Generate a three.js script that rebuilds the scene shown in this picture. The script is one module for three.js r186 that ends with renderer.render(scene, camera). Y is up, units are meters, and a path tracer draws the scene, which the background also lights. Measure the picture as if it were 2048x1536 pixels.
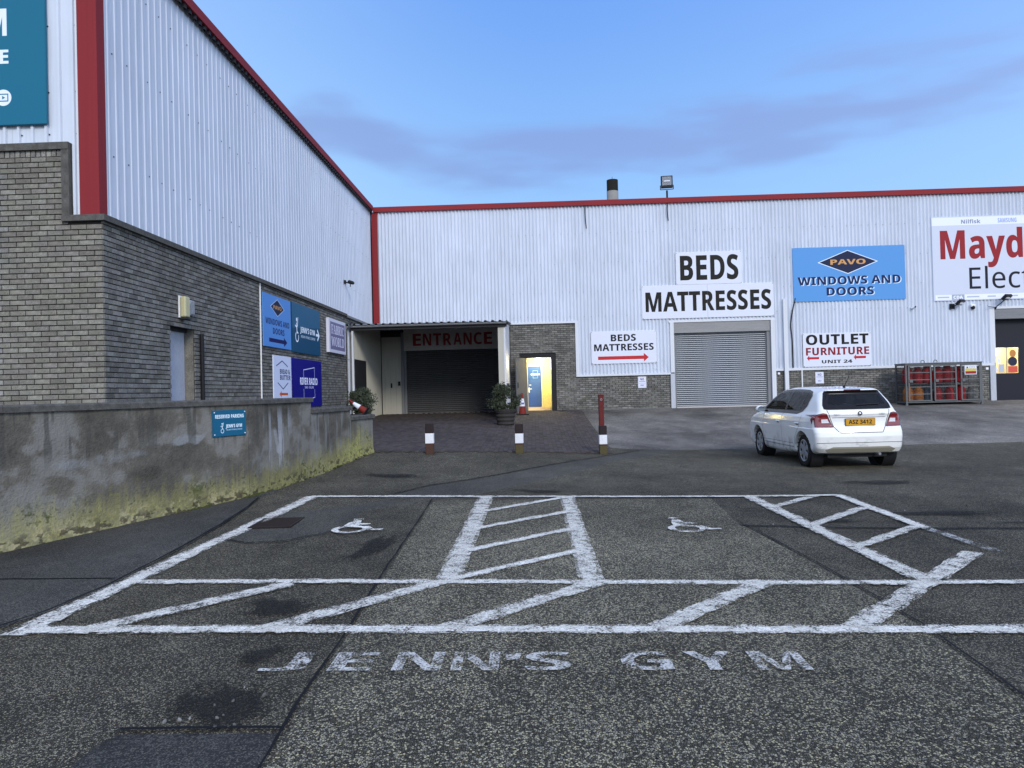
import * as THREE from 'three';
import { mergeGeometries, mergeVertices, toCreasedNormals } from 'three/addons/utils/BufferGeometryUtils.js';
import { RoundedBoxGeometry } from 'three/addons/geometries/RoundedBoxGeometry.js';
import { MarchingCubes } from 'three/addons/objects/MarchingCubes.js';
import { FontLoader } from 'three/addons/loaders/FontLoader.js';

// ---------------------------------------------------------------- camera
const scene = new THREE.Scene();
const EYE = 1.52;
const camera = new THREE.PerspectiveCamera(54.22, 1024 / 768, 0.1, 1500);
camera.position.set(0, EYE, 0);
camera.rotation.order = 'YXZ';
camera.rotation.set(0.0107, 0.0307, -0.025);

// ---------------------------------------------------------------- noise
function rng(seed) { let a = seed >>> 0; return () => { a = (a + 0x6D2B79F5) | 0; let t = Math.imul(a ^ (a >>> 15), 1 | a); t = (t + Math.imul(t ^ (t >>> 7), 61 | t)) ^ t; return ((t ^ (t >>> 14)) >>> 0) / 4294967296; }; }
const hash = (x, y, s) => { let h = Math.imul(x | 0, 374761393) ^ Math.imul(y | 0, 668265263) ^ Math.imul(s | 0, 1274126177); h = Math.imul(h ^ (h >>> 13), 1274126177); return ((h ^ (h >>> 16)) >>> 0) / 4294967296; };
const md = (a, p) => p ? ((a % p) + p) % p : a;
function vn(x, y, s = 0, px = 0, py = px) {               // value noise, tileable when a period is given
  const xi = Math.floor(x), yi = Math.floor(y), fx = x - xi, fy = y - yi, u = fx * fx * (3 - 2 * fx), v = fy * fy * (3 - 2 * fy);
  const x0 = md(xi, px), x1 = md(xi + 1, px), y0 = md(yi, py), y1 = md(yi + 1, py);
  const a = hash(x0, y0, s), b = hash(x1, y0, s), c = hash(x0, y1, s), d = hash(x1, y1, s);
  return a + (b - a) * u + (c - a) * v + (a - b - c + d) * u * v;
}
function fbm(x, y, s = 0, oct = 4, px = 0, py = px) { let r = 0, a = 0.5, t = 0; for (let i = 0; i < oct; i++) { r += a * vn(x, y, s + i * 17, px, py); t += a; a *= 0.5; x *= 2; y *= 2; px *= 2; py *= 2; } return r / t; }
const clamp = (x, a = 0, b = 1) => Math.min(b, Math.max(a, x));
const ss = (a, b, x) => { const t = clamp((x - a) / (b - a)); return t * t * (3 - 2 * t); };
const lerp = (a, b, t) => a + (b - a) * t;
const gauss = (x, c, w) => Math.exp(-(((x - c) / w) ** 2));

// ---------------------------------------------------------------- sky (blue dusk air with thin mauve cloud), sun low behind the camera to the right
const SUN = new THREE.Vector3(0.27, 0.46, 0.86).normalize();
{
  const W = 2048, H = 1024, data = new Float32Array(W * H * 4), D = 180 / Math.PI;
  for (let j = 0; j < H; j++) {
    const e = ((j + 0.5) / H - 0.5) * Math.PI, ce = Math.cos(e), y = Math.sin(e), ed = e * D;
    for (let i = 0; i < W; i++) {
      const p = ((i + 0.5) / W - 0.5) * 2 * Math.PI, x = Math.cos(p) * ce, z = Math.sin(p) * ce;
      const az = Math.atan2(x, -z) * D;
      const h = 1 - ss(1, 37, ed);                       // paler towards the horizon
      let r = lerp(0.066, 0.315, h), g = lerp(0.225, 0.55, h), b = lerp(0.67, 0.85, h);
      const cs = clamp(x * SUN.x + y * SUN.y + z * SUN.z, -1, 1);
      const glow = Math.pow(0.5 + 0.5 * cs, 2.2);                  // the bright side of the sky, round the sun
      r += 0.86 * glow; g += 0.87 * glow; b += 0.90 * glow;
      const left = ss(4, -34, az) * ss(-170, -110, az) * 0.17; r += left * 0.7; g += left * 0.8; b += left * 0.4;
      if (ed > 0) {
        // seamless cloud noise round the dome
        const ang = p, cx = Math.cos(ang) * 3.1 + 7, cz = Math.sin(ang) * 3.1 + 7;
        const n = fbm(cx * 1.3 + 3.1, cz * 0.8 + ed * 0.34, 5, 5) * 0.6 + fbm(cx * 2.4 + ed * 0.06, cz * 1.2 + ed * 0.62, 9, 4) * 0.4;
        const mid = 17.2 + 0.06 * az + 3.6 * gauss(az, -15, 5);
        const w = 2.0 + 1.2 * gauss(az, 21, 11), d2 = (ed - mid) / w;
        const env = Math.exp(-d2 * d2) * (0.35 + 0.65 * (gauss(az, -16, 6) + gauss(az, 0, 9) + gauss(az, 20, 13) > 1 ? 1 : gauss(az, -16, 6) + gauss(az, 0, 9) + gauss(az, 20, 13)));
        const env2 = 0.45 * ss(4, 10, ed) * ss(42, 26, ed) * ss(45, 80, Math.abs(az));
        const nn = 0.55 * n + 0.45 * fbm(cx * 3.2 + ed * 0.1, cz * 1.6 + ed * 0.95, 15, 5); let c = ss(0.38, 0.70, nn + 0.30 * Math.max(env, env2) - 0.13) * ss(0.05, 0.5, Math.max(env, env2)) * 0.66;
        c = clamp(c);
        const cr = 0.192 + 0.62 * glow, cg = 0.27 + 0.6 * glow, cb = 0.55 + 0.5 * glow;
        r = lerp(r, cr, c); g = lerp(g, cg, c); b = lerp(b, cb, c);
      } else { const k = ss(0, -12, ed); r = lerp(r, 0.10, k); g = lerp(g, 0.10, k); b = lerp(b, 0.11, k); }
      const o = (j * W + i) * 4; data[o] = r; data[o + 1] = g; data[o + 2] = b; data[o + 3] = 1;
    }
  }
  const t = new THREE.DataTexture(data, W, H, THREE.RGBAFormat, THREE.FloatType);
  t.mapping = THREE.EquirectangularReflectionMapping; t.magFilter = t.minFilter = THREE.LinearFilter; t.needsUpdate = true;
  scene.background = t; scene.environment = t;
}
const sun = new THREE.DirectionalLight(new THREE.Color(1.0, 0.95, 0.87), 1.5);
sun.position.copy(SUN).multiplyScalar(60); sun.target.position.set(0, 0, -14); scene.add(sun, sun.target);
sun.position.add(sun.target.position);
sun.castShadow = true; sun.shadow.radius = 26; sun.shadow.mapSize.set(4096, 4096);
Object.assign(sun.shadow.camera, { left: -40, right: 40, top: 40, bottom: -40, near: 1, far: 140 });

const renderer = new THREE.WebGLRenderer({ antialias: true });
renderer.setSize(1024, 768);
renderer.toneMapping = THREE.LinearToneMapping;
renderer.toneMappingExposure = 1.27;
renderer.shadowMap.enabled = true; renderer.shadowMap.type = THREE.PCFSoftShadowMap;

// ---------------------------------------------------------------- object helpers
const taken = new Map();
const numbered = (n) => { const k = taken.get(n) ?? 0; taken.set(n, k + 1); return k ? `${n}_${String(k).padStart(3, '0')}` : n; };
function tag(o, label, category, group) { o.userData.label = label; o.userData.category = category; if (group) o.userData.group = group; return o; }
function thing(name, label, category, pos = [0, 0, 0], turn = 0, group) {
  const o = new THREE.Group(); o.name = numbered(name); o.position.set(...pos); o.rotation.y = turn; scene.add(o); return tag(o, label, category, group);
}
function part(parent, name, geo, mat, kind) {
  const m = new THREE.Mesh(Array.isArray(geo) ? join(geo) : geo, mat); m.name = name; m.castShadow = m.receiveShadow = true; parent.add(m);
  if (kind) m.userData.kind = kind; return m;
}
function struct(name, geo, mat) { const m = part(scene, numbered(name), geo, mat, 'structure'); return m; }
function structGroup(name) { const g = new THREE.Group(); g.name = numbered(name); g.userData.kind = 'structure'; scene.add(g); return g; }
function join(list) {
  const l = list.map((g) => { const n = g.index ? g.toNonIndexed() : g; for (const k of Object.keys(n.attributes)) if (!['position', 'normal', 'uv', 'color'].includes(k)) n.deleteAttribute(k); return n; });
  return mergeGeometries(l, false);
}
const box = (w, h, d, x = 0, y = 0, z = 0) => new THREE.BoxGeometry(w, h, d).translate(x, y, z);
const bb = (x0, x1, y0, y1, z0, z1) => box(Math.abs(x1 - x0), Math.abs(y1 - y0), Math.abs(z1 - z0), (x0 + x1) / 2, (y0 + y1) / 2, (z0 + z1) / 2);
const rbox = (w, h, d, x = 0, y = 0, z = 0, r = 0.01, s = 2) => new RoundedBoxGeometry(w, h, d, s, r).translate(x, y, z);
const cyl = (r0, r1, h, x = 0, y = 0, z = 0, n = 16) => new THREE.CylinderGeometry(r0, r1, h, n).translate(x, y, z);
function bar(a, b, r, n = 8) { const A = new THREE.Vector3(...a), B = new THREE.Vector3(...b), d = B.clone().sub(A), g = new THREE.CylinderGeometry(r, r, d.length(), n); g.applyQuaternion(new THREE.Quaternion().setFromUnitVectors(new THREE.Vector3(0, 1, 0), d.normalize())); return g.translate((A.x + B.x) / 2, (A.y + B.y) / 2, (A.z + B.z) / 2); }
const tube = (pts, r, n = 6, seg = 24) => new THREE.TubeGeometry(new THREE.CatmullRomCurve3(pts.map((p) => new THREE.Vector3(...p))), seg, r, n);
function worldUV(g0) {                                         // uv in metres from the face's dominant direction
  const g = g0.index ? g0.toNonIndexed() : g0, p = g.attributes.position, uv = new Float32Array(p.count * 2), a = new THREE.Vector3(), b = new THREE.Vector3(), c = new THREE.Vector3();
  for (let i = 0; i < p.count; i += 3) {
    a.fromBufferAttribute(p, i); b.fromBufferAttribute(p, i + 1); c.fromBufferAttribute(p, i + 2);
    const n = b.clone().sub(a).cross(c.clone().sub(a)), ax = Math.abs(n.x), ay = Math.abs(n.y), az = Math.abs(n.z);
    for (let k = 0; k < 3; k++) { const x = p.getX(i + k), y = p.getY(i + k), z = p.getZ(i + k); const [u, v] = ay >= ax && ay >= az ? [x, z] : ax >= az ? [z, y] : [x, y]; uv[(i + k) * 2] = u; uv[(i + k) * 2 + 1] = v; }
  }
  g.setAttribute('uv', new THREE.BufferAttribute(uv, 2)); return g;
}
function gridGeo(nu, nv, fn, uvfn) {                            // fn(i/nu, j/nv) -> [x, y, z]
  const pos = [], uv = [], idx = [];
  for (let j = 0; j <= nv; j++) for (let i = 0; i <= nu; i++) { const p = fn(i / nu, j / nv); pos.push(...p); uv.push(...(uvfn ? uvfn(i / nu, j / nv, p) : [p[0], -p[2]])); }
  for (let j = 0; j < nv; j++) for (let i = 0; i < nu; i++) { const a = j * (nu + 1) + i, b = a + 1, c = a + nu + 1, d = c + 1; idx.push(a, b, d, a, d, c); }
  const g = new THREE.BufferGeometry(); g.setAttribute('position', new THREE.Float32BufferAttribute(pos, 3)); g.setAttribute('uv', new THREE.Float32BufferAttribute(uv, 2)); g.setIndex(idx); g.computeVertexNormals(); return g;
}

// ---------------------------------------------------------------- textures
function dataTex(W, H, fn, srgb) {                             // fn(u, v, i, j) -> [r, g, b] linear 0..1 (stored as sRGB bytes when srgb)
  const d = new Uint8Array(W * H * 4), enc = (x) => { x = clamp(x); return srgb ? (x <= 0.0031308 ? x * 12.92 : 1.055 * Math.pow(x, 1 / 2.4) - 0.055) : x; };
  for (let j = 0; j < H; j++) for (let i = 0; i < W; i++) { const c = fn(i / W, j / H, i, j), o = (j * W + i) * 4; d[o] = enc(c[0]) * 255; d[o + 1] = enc(c[1]) * 255; d[o + 2] = enc(c[2]) * 255; d[o + 3] = 255; }
  const t = new THREE.DataTexture(d, W, H); t.wrapS = t.wrapT = THREE.RepeatWrapping; t.magFilter = THREE.LinearFilter; t.minFilter = THREE.LinearMipmapLinearFilter; t.generateMipmaps = true; if (srgb) t.colorSpace = THREE.SRGBColorSpace; t.needsUpdate = true; return t;
}
const rep = (t, x, y = x) => { const c = t.clone(); c.repeat.set(x, y); c.needsUpdate = true; return c; };
// loose stones in bitumen: cell noise with one tone per stone; size = metres per tile
function asphaltTex(seed, N, cells, { binder, tone, share, warm }) {
  const R = rng(seed), pts = new Float32Array(cells * cells * 2), st = new Float32Array(cells * cells * 2);
  for (let i = 0; i < cells * cells; i++) { pts[i * 2] = R(); pts[i * 2 + 1] = R(); st[i * 2] = R(); st[i * 2 + 1] = R(); }
  const col = new Float32Array(N * N * 3), hgt = new Float32Array(N * N);
  for (let j = 0; j < N; j++) for (let i = 0; i < N; i++) {
    const x = (i / N) * cells, y = (j / N) * cells, xi = Math.floor(x), yi = Math.floor(y); let d1 = 9, d2 = 9, id = 0;
    for (let b = -1; b <= 1; b++) for (let a = -1; a <= 1; a++) { const k = md(yi + b, cells) * cells + md(xi + a, cells), dx = xi + a + pts[k * 2] - x, dy = yi + b + pts[k * 2 + 1] - y, d = dx * dx + dy * dy; if (d < d1) { d2 = d1; d1 = d; id = k; } else if (d < d2) d2 = d; }
    const edge = Math.sqrt(d2) - Math.sqrt(d1), stone = ss(0.04, 0.24, edge), t = st[id * 2], worn = fbm((i / N) * 9, (j / N) * 9, seed + 3, 3, 9);
    const bare = t < share * (0.45 + 1.1 * worn) ? 1 : 0.12 + 0.2 * t;
    const v = stone * bare, w = warm * st[id * 2 + 1], tn = tone * (0.5 + 0.9 * st[id * 2 + 1]), f = 0.86 + 0.28 * hash(i, j, seed);
    const k = (j * N + i) * 3; col[k] = (binder + v * tn * (1 + 0.16 * w)) * f; col[k + 1] = (binder * 0.98 + v * tn * (1 + 0.06 * w)) * f; col[k + 2] = (binder * 1.02 + v * tn * (1 - 0.3 * w)) * f;
    hgt[j * N + i] = stone * (0.35 + 0.65 * t);
  }
  return { map: dataTex(N, N, (u, v, i, j) => { const k = (j * N + i) * 3; return [col[k], col[k + 1], col[k + 2]]; }, true), bump: dataTex(N, N, (u, v, i, j) => { const h = hgt[j * N + i]; return [h, h, h]; }) };
}
const grain = dataTex(512, 512, (u, v, i, j) => { const n = 0.72 + 0.28 * (0.45 * fbm(u * 8, v * 8, 1, 4, 8) + 0.55 * fbm(u * 64, v * 64, 2, 2, 64)) * 1.6 - 0.05 * hash(i, j, 4); return [n, n, n]; }, true);
const fineBump = dataTex(512, 512, (u, v, i, j) => { const n = 0.5 * fbm(u * 60, v * 60, 3, 3, 60) + 0.5 * hash(i, j, 8); return [n, n, n]; });
const streak = dataTex(512, 512, (u, v) => { const a = fbm(u * 40, v * 3, 5, 4, 40, 3), n = 0.83 + 0.10 * (0.6 * a + 0.4 * fbm(u * 5, v * 5, 6, 4, 5)) * 2.6 - 0.10 * ss(0.6, 0.72, a); return [n, n * 0.997, n * 0.985]; }, true);
const speck = dataTex(512, 512, (u, v, i, j) => {                 // weathered cement brick: mottled grey with pits and pale lime specks
  const n = fbm(u * 10, v * 10, 21, 4, 10), m = fbm(u * 90, v * 90, 22, 2, 90), k = hash(i, j, 23); let f = 0.55 + 0.62 * n + 0.34 * (m - 0.5) + 0.16 * (k - 0.5);
  if (m > 0.74 && n > 0.47) f += 0.30; if (m < 0.22) f -= 0.22; return [f * 0.97, f * 0.96, f * 0.93].map((q) => q * 0.86); }, true);

const M = {};
const std = (o) => { const { rgb, spec, ...r } = o, ro = r.roughness ?? 0.8; const m = new THREE.MeshPhysicalMaterial({ roughness: 0.8, metalness: 0, side: THREE.DoubleSide, specularIntensity: spec ?? (ro > 0.72 ? 0.22 : ro > 0.45 ? 0.45 : 1), ...r }); if (rgb) m.color.setRGB(...rgb); return m; };
M.cladding = std({ rgb: [0.605, 0.65, 0.735], roughness: 0.5, map: rep(streak, 0.25, 0.25) });
M.sheets = [0.965, 1, 1.025, 0.985].map((k) => { const m = M.cladding.clone(); m.color.multiplyScalar(k); return m; });
M.claddingBeige = std({ rgb: [0.46, 0.44, 0.38], roughness: 0.6, map: rep(streak, 0.25, 0.25) });
M.trimWhite = std({ rgb: [0.63, 0.65, 0.69], roughness: 0.5, map: rep(streak, 0.4, 0.4) });
M.red = std({ rgb: [0.23, 0.020, 0.024], roughness: 0.7, map: rep(streak, 0.5, 0.5) });
M.coping = std({ rgb: [0.135, 0.13, 0.12], roughness: 0.92, map: rep(speck, 1.6, 1.6), bumpMap: fineBump, bumpScale: 0.003 });
M.mortar = std({ rgb: [0.050, 0.047, 0.042], roughness: 0.95, map: grain });
M.bricks = [0.84, 0.9, 0.95, 1.0, 1.05, 1.12, 0.79].map((k, i) => std({ rgb: [0.275 * k, (0.256 + 0.005 * (i % 3)) * k, (0.222 + 0.008 * (i % 2)) * k], roughness: 0.94, map: speck, bumpMap: fineBump, bumpScale: 0.002 }));
M.brickMerged = std({ rgb: [1, 1, 1], vertexColors: true, roughness: 0.94, map: speck, bumpMap: fineBump, bumpScale: 0.002 });
M.galv = std({ rgb: [0.34, 0.35, 0.35], roughness: 0.5, metalness: 0.35, map: grain });
M.galvPale = std({ rgb: [0.46, 0.48, 0.52], roughness: 0.5, metalness: 0.1, map: grain });
M.greySteel = std({ rgb: [0.20, 0.205, 0.21], roughness: 0.55, map: grain });
M.black = std({ rgb: [0.012, 0.012, 0.014], roughness: 0.6 });
M.dark = std({ rgb: [0.028, 0.028, 0.03], roughness: 0.7, map: grain });
M.white = std({ rgb: [0.76, 0.77, 0.79], roughness: 0.5 });
M.pvc = std({ rgb: [0.70, 0.70, 0.69], roughness: 0.4 });
M.slab = std({ rgb: [0.16, 0.158, 0.15], roughness: 0.95, map: rep(grain, 0.7, 0.7), bumpMap: fineBump, bumpScale: 0.003 });

// ---------------------------------------------------------------- ground: a car park that lies nearly level, then climbs to the buildings
const KL = [[-300, -0.3], [0, -0.05], [4.8, 0], [5.87, 0.02], [10.3, 0.09], [12.7, 0.15], [15.1, 0.33], [28.3, 0.77], [900, 0.77]];
const KR = [[-300, -0.3], [0, -0.10], [4.8, -0.06], [5.87, -0.05], [10.3, 0], [14, 0], [18.7, 0.02], [28.3, 0.77], [900, 0.77]];
const pl = (K, t) => { if (t <= K[0][0]) return K[0][1]; for (let i = 1; i < K.length; i++) if (t <= K[i][0]) return lerp(K[i - 1][1], K[i][1], (t - K[i - 1][0]) / (K[i][0] - K[i - 1][0])); return K[K.length - 1][1]; };
function ground(x, z) { const t = clamp((x + 3.5) / 7.5), w = t * t * (3 - 2 * t); let r = 0; for (const o of [-0.6, -0.3, 0, 0.3, 0.6]) r += pl(KL, -z + o) * (1 - w) + pl(KR, -z + o) * w; return r / 5; }

const aOld = asphaltTex(11, 2048, 250, { binder: 0.015, tone: 0.26, share: 0.33, warm: 0.8 });
const aNew = asphaltTex(12, 2048, 214, { binder: 0.016, tone: 0.43, share: 0.40, warm: 0.9 });
const aFine = asphaltTex(13, 1024, 250, { binder: 0.036, tone: 0.13, share: 0.5, warm: 0.6 });
const asph = (t, k, rgb, rough = 0.82, bs = 0.006) => std({ rgb, roughness: rough, map: rep(t.map, k), bumpMap: rep(t.bump, k), bumpScale: bs, vertexColors: true });
M.asphaltOld = asph(aOld, 1 / 2.1, [0.80, 0.745, 0.63]);
M.asphaltNew = asph(aNew, 1 / 2.3, [0.70, 0.66, 0.56]);
M.asphaltFine = asph(aFine, 1 / 2.2, [0.74, 0.71, 0.62], 0.8, 0.003);
M.asphaltPath = asph(aFine, 1 / 1.9, [0.66, 0.64, 0.58], 0.78, 0.002);
M.asphaltPatch = asph(aFine, 1 / 2.0, [0.52, 0.51, 0.49], 0.78, 0.003);
M.tar = std({ rgb: [0.010, 0.010, 0.011], roughness: 0.75 });
// patchy wear, oil and dust of the whole yard, as a tint of the surface (no relation to the light)
const wear = (x, z) => { const a = fbm(x * 0.55 + 9, z * 0.55 + 4, 31, 4), b = fbm(x * 2.3, z * 1.3, 33, 3), c = fbm(x * 6, z * 3.1, 35, 2); return 0.26 + 0.86 * a + 0.42 * b + 0.20 * c; };
function tintGround(g, k = 1) { const p = g.attributes.position, c = new Float32Array(p.count * 3); for (let i = 0; i < p.count; i++) { const w = lerp(1, wear(p.getX(i), p.getZ(i)), k); c[i * 3] = w; c[i * 3 + 1] = w * 0.995; c[i * 3 + 2] = w * 0.985; } g.setAttribute('color', new THREE.BufferAttribute(c, 3)); return g; }
const linesOf = (dense0, dense1, step, lo, hi) => { const a = []; for (let v = dense0; v <= dense1 + 1e-6; v += step) a.push(v); let s = step, v = dense1; while (v < hi) { s *= 1.35; v = Math.min(hi, v + s); a.push(v); } s = step; v = dense0; while (v > lo) { s *= 1.35; v = Math.max(lo, v - s); a.unshift(v); } return a; };
{
  const xs = linesOf(-8, 12, 0.09, -400, 400), zs = linesOf(-29, 0.4, 0.09, -600, 200);
  const g = gridGeo(xs.length - 1, zs.length - 1, (u, v) => { const x = xs[Math.round(u * (xs.length - 1))], z = zs[zs.length - 1 - Math.round(v * (zs.length - 1))]; return [x, ground(x, z), z]; });
  struct('ground', tintGround(g), M.asphaltOld);
}
// a sheet on the ground between two edges given as lists of [x, z]; both edges run the same way
const along = (P, t) => { let L = 0; const l = [0]; for (let i = 1; i < P.length; i++) { L += Math.hypot(P[i][0] - P[i - 1][0], P[i][1] - P[i - 1][1]); l.push(L); } const s = t * L; for (let i = 1; i < P.length; i++) if (s <= l[i] + 1e-9) { const k = (s - l[i - 1]) / (l[i] - l[i - 1] || 1); return [lerp(P[i - 1][0], P[i][0], k), lerp(P[i - 1][1], P[i][1], k)]; } return P[P.length - 1]; };
function sheet(A, B, lift, { nu = 24, nv = 60, rag = 0, seed = 1, skirt = true } = {}) {
  const f = (u, v) => { const a = along(A, v), b = along(B, v), dx = b[0] - a[0], dz = b[1] - a[1], L = Math.hypot(dx, dz) || 1; let t = u; const w = (fbm(a[0] * 3 + a[1] * 2.7, a[1] * 3.3, seed, 3) - 0.5) * 2 * rag, w2 = (fbm(b[0] * 3 + 20, b[1] * 3.3 + b[0], seed + 5, 3) - 0.5) * 2 * rag; t = u + (w * (1 - u) + w2 * u) / L; return [a[0] + dx * t, a[1] + dz * t]; };
  return gridGeo(nu, nv, (u, v) => { const p = f(u, v), edge = skirt && (u === 0 || u === 1 || v === 0 || v === 1) ? -0.004 : lift; return [p[0], ground(p[0], p[1]) + edge, p[1]]; });
}
// the newer strip of tarmac under the two bays, laid over the old yard; its edges are the seams that show
const seamL = [[-1.05, 1.5], [-1.17, -2.6], [-1.20, -3.28], [-1.24, -3.81], [-1.26, -4.80], [-1.33, -6.44], [-1.39, -8.60], [-1.45, -10.25]];
const seamR = [[2.3, 1.5], [2.36, -2.6], [2.39, -3.82], [2.46, -4.85], [2.45, -5.6], [2.41, -6.55], [2.25, -8.67], [2.32, -9.5], [2.38, -10.3]];
struct('asphalt_strip', tintGround(sheet(seamL, seamR, 0.006, { nu: 60, nv: 130, rag: 0.02, seed: 41 })), M.asphaltNew);
struct('asphalt_trench_patch', tintGround(sheet([[-2.19, -10.34], [-1.74, -11.39], [-0.69, -12.69], [1.12, -15.35], [2.5, -17.9], [2.9, -18.1]], [[-1.28, -10.30], [-0.86, -10.64], [0.29, -12.5], [1.7, -15.27], [2.47, -16.46], [3.5, -18.05]], 0.010, { rag: 0.05, seed: 43 }), 0.6), M.asphaltFine);
struct('asphalt_drain_patch', tintGround(sheet([[-3.33, -7.81], [-2.95, -7.58], [-2.61, -7.65], [-2.13, -8.22], [-2.13, -8.45], [-2.21, -9.26], [-1.99, -9.71], [-1.48, -10.05]], [[-3.40, -8.0], [-3.38, -8.4], [-3.36, -8.8], [-3.3, -9.2], [-3.02, -9.45], [-2.67, -9.56], [-2.29, -9.9], [-2.1, -10.2]], 0.010, { rag: 0.04, seed: 45 }), 0.6), M.asphaltFine);
struct('asphalt_square_patch', tintGround(sheet([[-2.15, -1.4], [-2.02, -2.9], [-2.02, -3.32], [-1.97, -3.44]], [[-1.17, -1.4], [-1.19, -2.9], [-1.20, -3.32], [-1.22, -3.45]], 0.011, { rag: 0.018, seed: 47 }), 0.5), M.asphaltPatch);
// the footway along the retaining wall
const footEdge = [[-5.2, 0.5], [-4.35, -3.0], [-3.70, -4.95], [-3.58, -5.3], [-3.52, -5.95], [-3.56, -7.2], [-3.68, -8.6], [-3.84, -9.8], [-3.98, -10.55], [-3.9, -11.3]];
struct('footway', tintGround(sheet([[-7.6, 0.5], [-6.9, -3.0], [-6.2, -5.2], [-5.95, -5.8], [-5.72, -6.3], [-5.36, -7.2], [-4.9, -8.5], [-4.45, -9.7], [-4.15, -10.5], [-3.98, -11.3]], footEdge, 0.022, { nu: 30, nv: 120, rag: 0.02, seed: 49 }), 0.75), M.asphaltPath);
{ // tar-filled seams and cracks
  const seam = (P, w, seed, lift) => { const A = P.map(([x, z]) => [x - w, z]), B = P.map(([x, z]) => [x + w, z]); return sheet(A, B, lift, { nu: 1, nv: 150, rag: w * 0.9, seed, skirt: false }); };
  const across = (P, w, seed, lift) => { const A = P.map(([x, z]) => [x, z - w]), B = P.map(([x, z]) => [x, z + w]); const f = (u, v) => { const a = along(A, v), b = along(B, v), n = (fbm(a[0] * 5, 3, seed, 3) - 0.5) * w * 1.8, x = lerp(a[0], b[0], u), z = lerp(a[1], b[1], u) + n; return [x, ground(x, z) + lift, z]; }; return gridGeo(1, 120, f); };
  const G = structGroup('tar_seam');
  part(G, 'seam', seam(seamL, 0.008, 51, 0.0135), M.tar);
  part(G, 'seam', seam(seamR.slice(2, 7), 0.007, 52, 0.0135), M.tar);
  part(G, 'seam', seam(footEdge.slice(1, 9).map(([x, z]) => [x + 0.02, z]), 0.014, 53, 0.0235), M.tar);
  part(G, 'seam', across([[-6.1, -6.26], [-4.54, -6.21], [-3.53, -6.17]], 0.012, 54, 0.0275), M.tar);
  part(G, 'seam', across([[2.21, -8.31], [3.02, -8.16], [4.05, -8.02], [6.6, -7.75]], 0.022, 55, 0.0135), M.tar);
  part(G, 'seam', across([[0.4, -10.36], [1.2, -10.38], [2.6, -10.30]], 0.018, 56, 0.0135), M.tar);
  part(G, 'seam', across([[-1.98, -3.46], [-1.6, -3.465], [-1.22, -3.47]], 0.012, 57, 0.0155), M.tar);
  part(G, 'seam', across([[-2.19, -10.38], [-1.74, -11.44], [-0.69, -12.75], [1.12, -15.4], [2.4, -17.75]], 0.03, 58, 0.0135), M.tar);
  part(G, 'seam', across([[-3.3, -7.76], [-2.95, -7.54], [-2.61, -7.61], [-2.15, -8.16]], 0.016, 59, 0.0155), M.tar);
}
// tar spills with a ragged outline
{
  const G = structGroup('tar_spill'), mask = dataTex(256, 256, (u, v, i, j) => { const r = Math.hypot(u - 0.5, v - 0.5) * 2, n = fbm(u * 7, v * 7, 401, 4) - 0.5, k = fbm(u * 40, v * 40, 403, 2) - 0.5, a = ss(0.86, 0.45, r + 0.9 * n + 0.55 * k) * (0.6 + 0.6 * k); return [a, a, a]; });
  mask.wrapS = mask.wrapT = THREE.ClampToEdgeWrapping;
  const m = std({ rgb: [0.020, 0.019, 0.017], roughness: 0.85, transparent: true, alphaMap: mask });
  [[-1.62, -3.74, 0.34, 0.42, -0.5], [-1.66, -4.42, 0.16, 0.26, 0.2], [-1.60, -7.4, 0.26, 0.75, 0.2], [4.75, -8.85, 0.9, 0.24, 0.1], [5.6, -8.15, 1.0, 0.16, 0.05], [3.3, -8.5, 0.5, 0.14, 0.1], [0.0, -10.95, 0.6, 0.2, 0.2], [7.2, -9.9, 0.9, 0.2, 0], [-1.9, -5.4, 0.4, 0.3, 0.3], [3.3, -3.9, 0.5, 0.22, 0.2], [5.2, -11.6, 0.8, 0.35, 0], [-2.4, -12.6, 0.7, 0.3, 0.3]].forEach(([x, z, rx, rz, t], i) => part(G, 'spill', gridGeo(14, 14, (u, v) => { const a = (u - 0.5) * 2 * rx, b = (v - 0.5) * 2 * rz, X = x + a * Math.cos(t) - b * Math.sin(t), Z = z + a * Math.sin(t) + b * Math.cos(t); return [X, ground(X, Z) + 0.0122 + i * 0.0002, Z]; }, (u, v) => i % 2 ? [u, v] : [1 - v, u]), m));
}
// concrete apron up to the units
M.concrete = std({ rgb: [1.65, 1.55, 1.43], roughness: 0.9, map: rep(aFine.map, 0.35), bumpMap: fineBump, bumpScale: 0.004, vertexColors: true });
struct('concrete_apron', tintGround(sheet([[1.70, -28.28], [1.72, -22], [1.76, -18.5], [1.9, -18.2]], [[40, -28.28], [40, -22], [40, -18.9], [40, -18.7]], 0.02, { nu: 260, nv: 70, rag: 0.03, seed: 71 }), 1.3), M.concrete);
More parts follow.
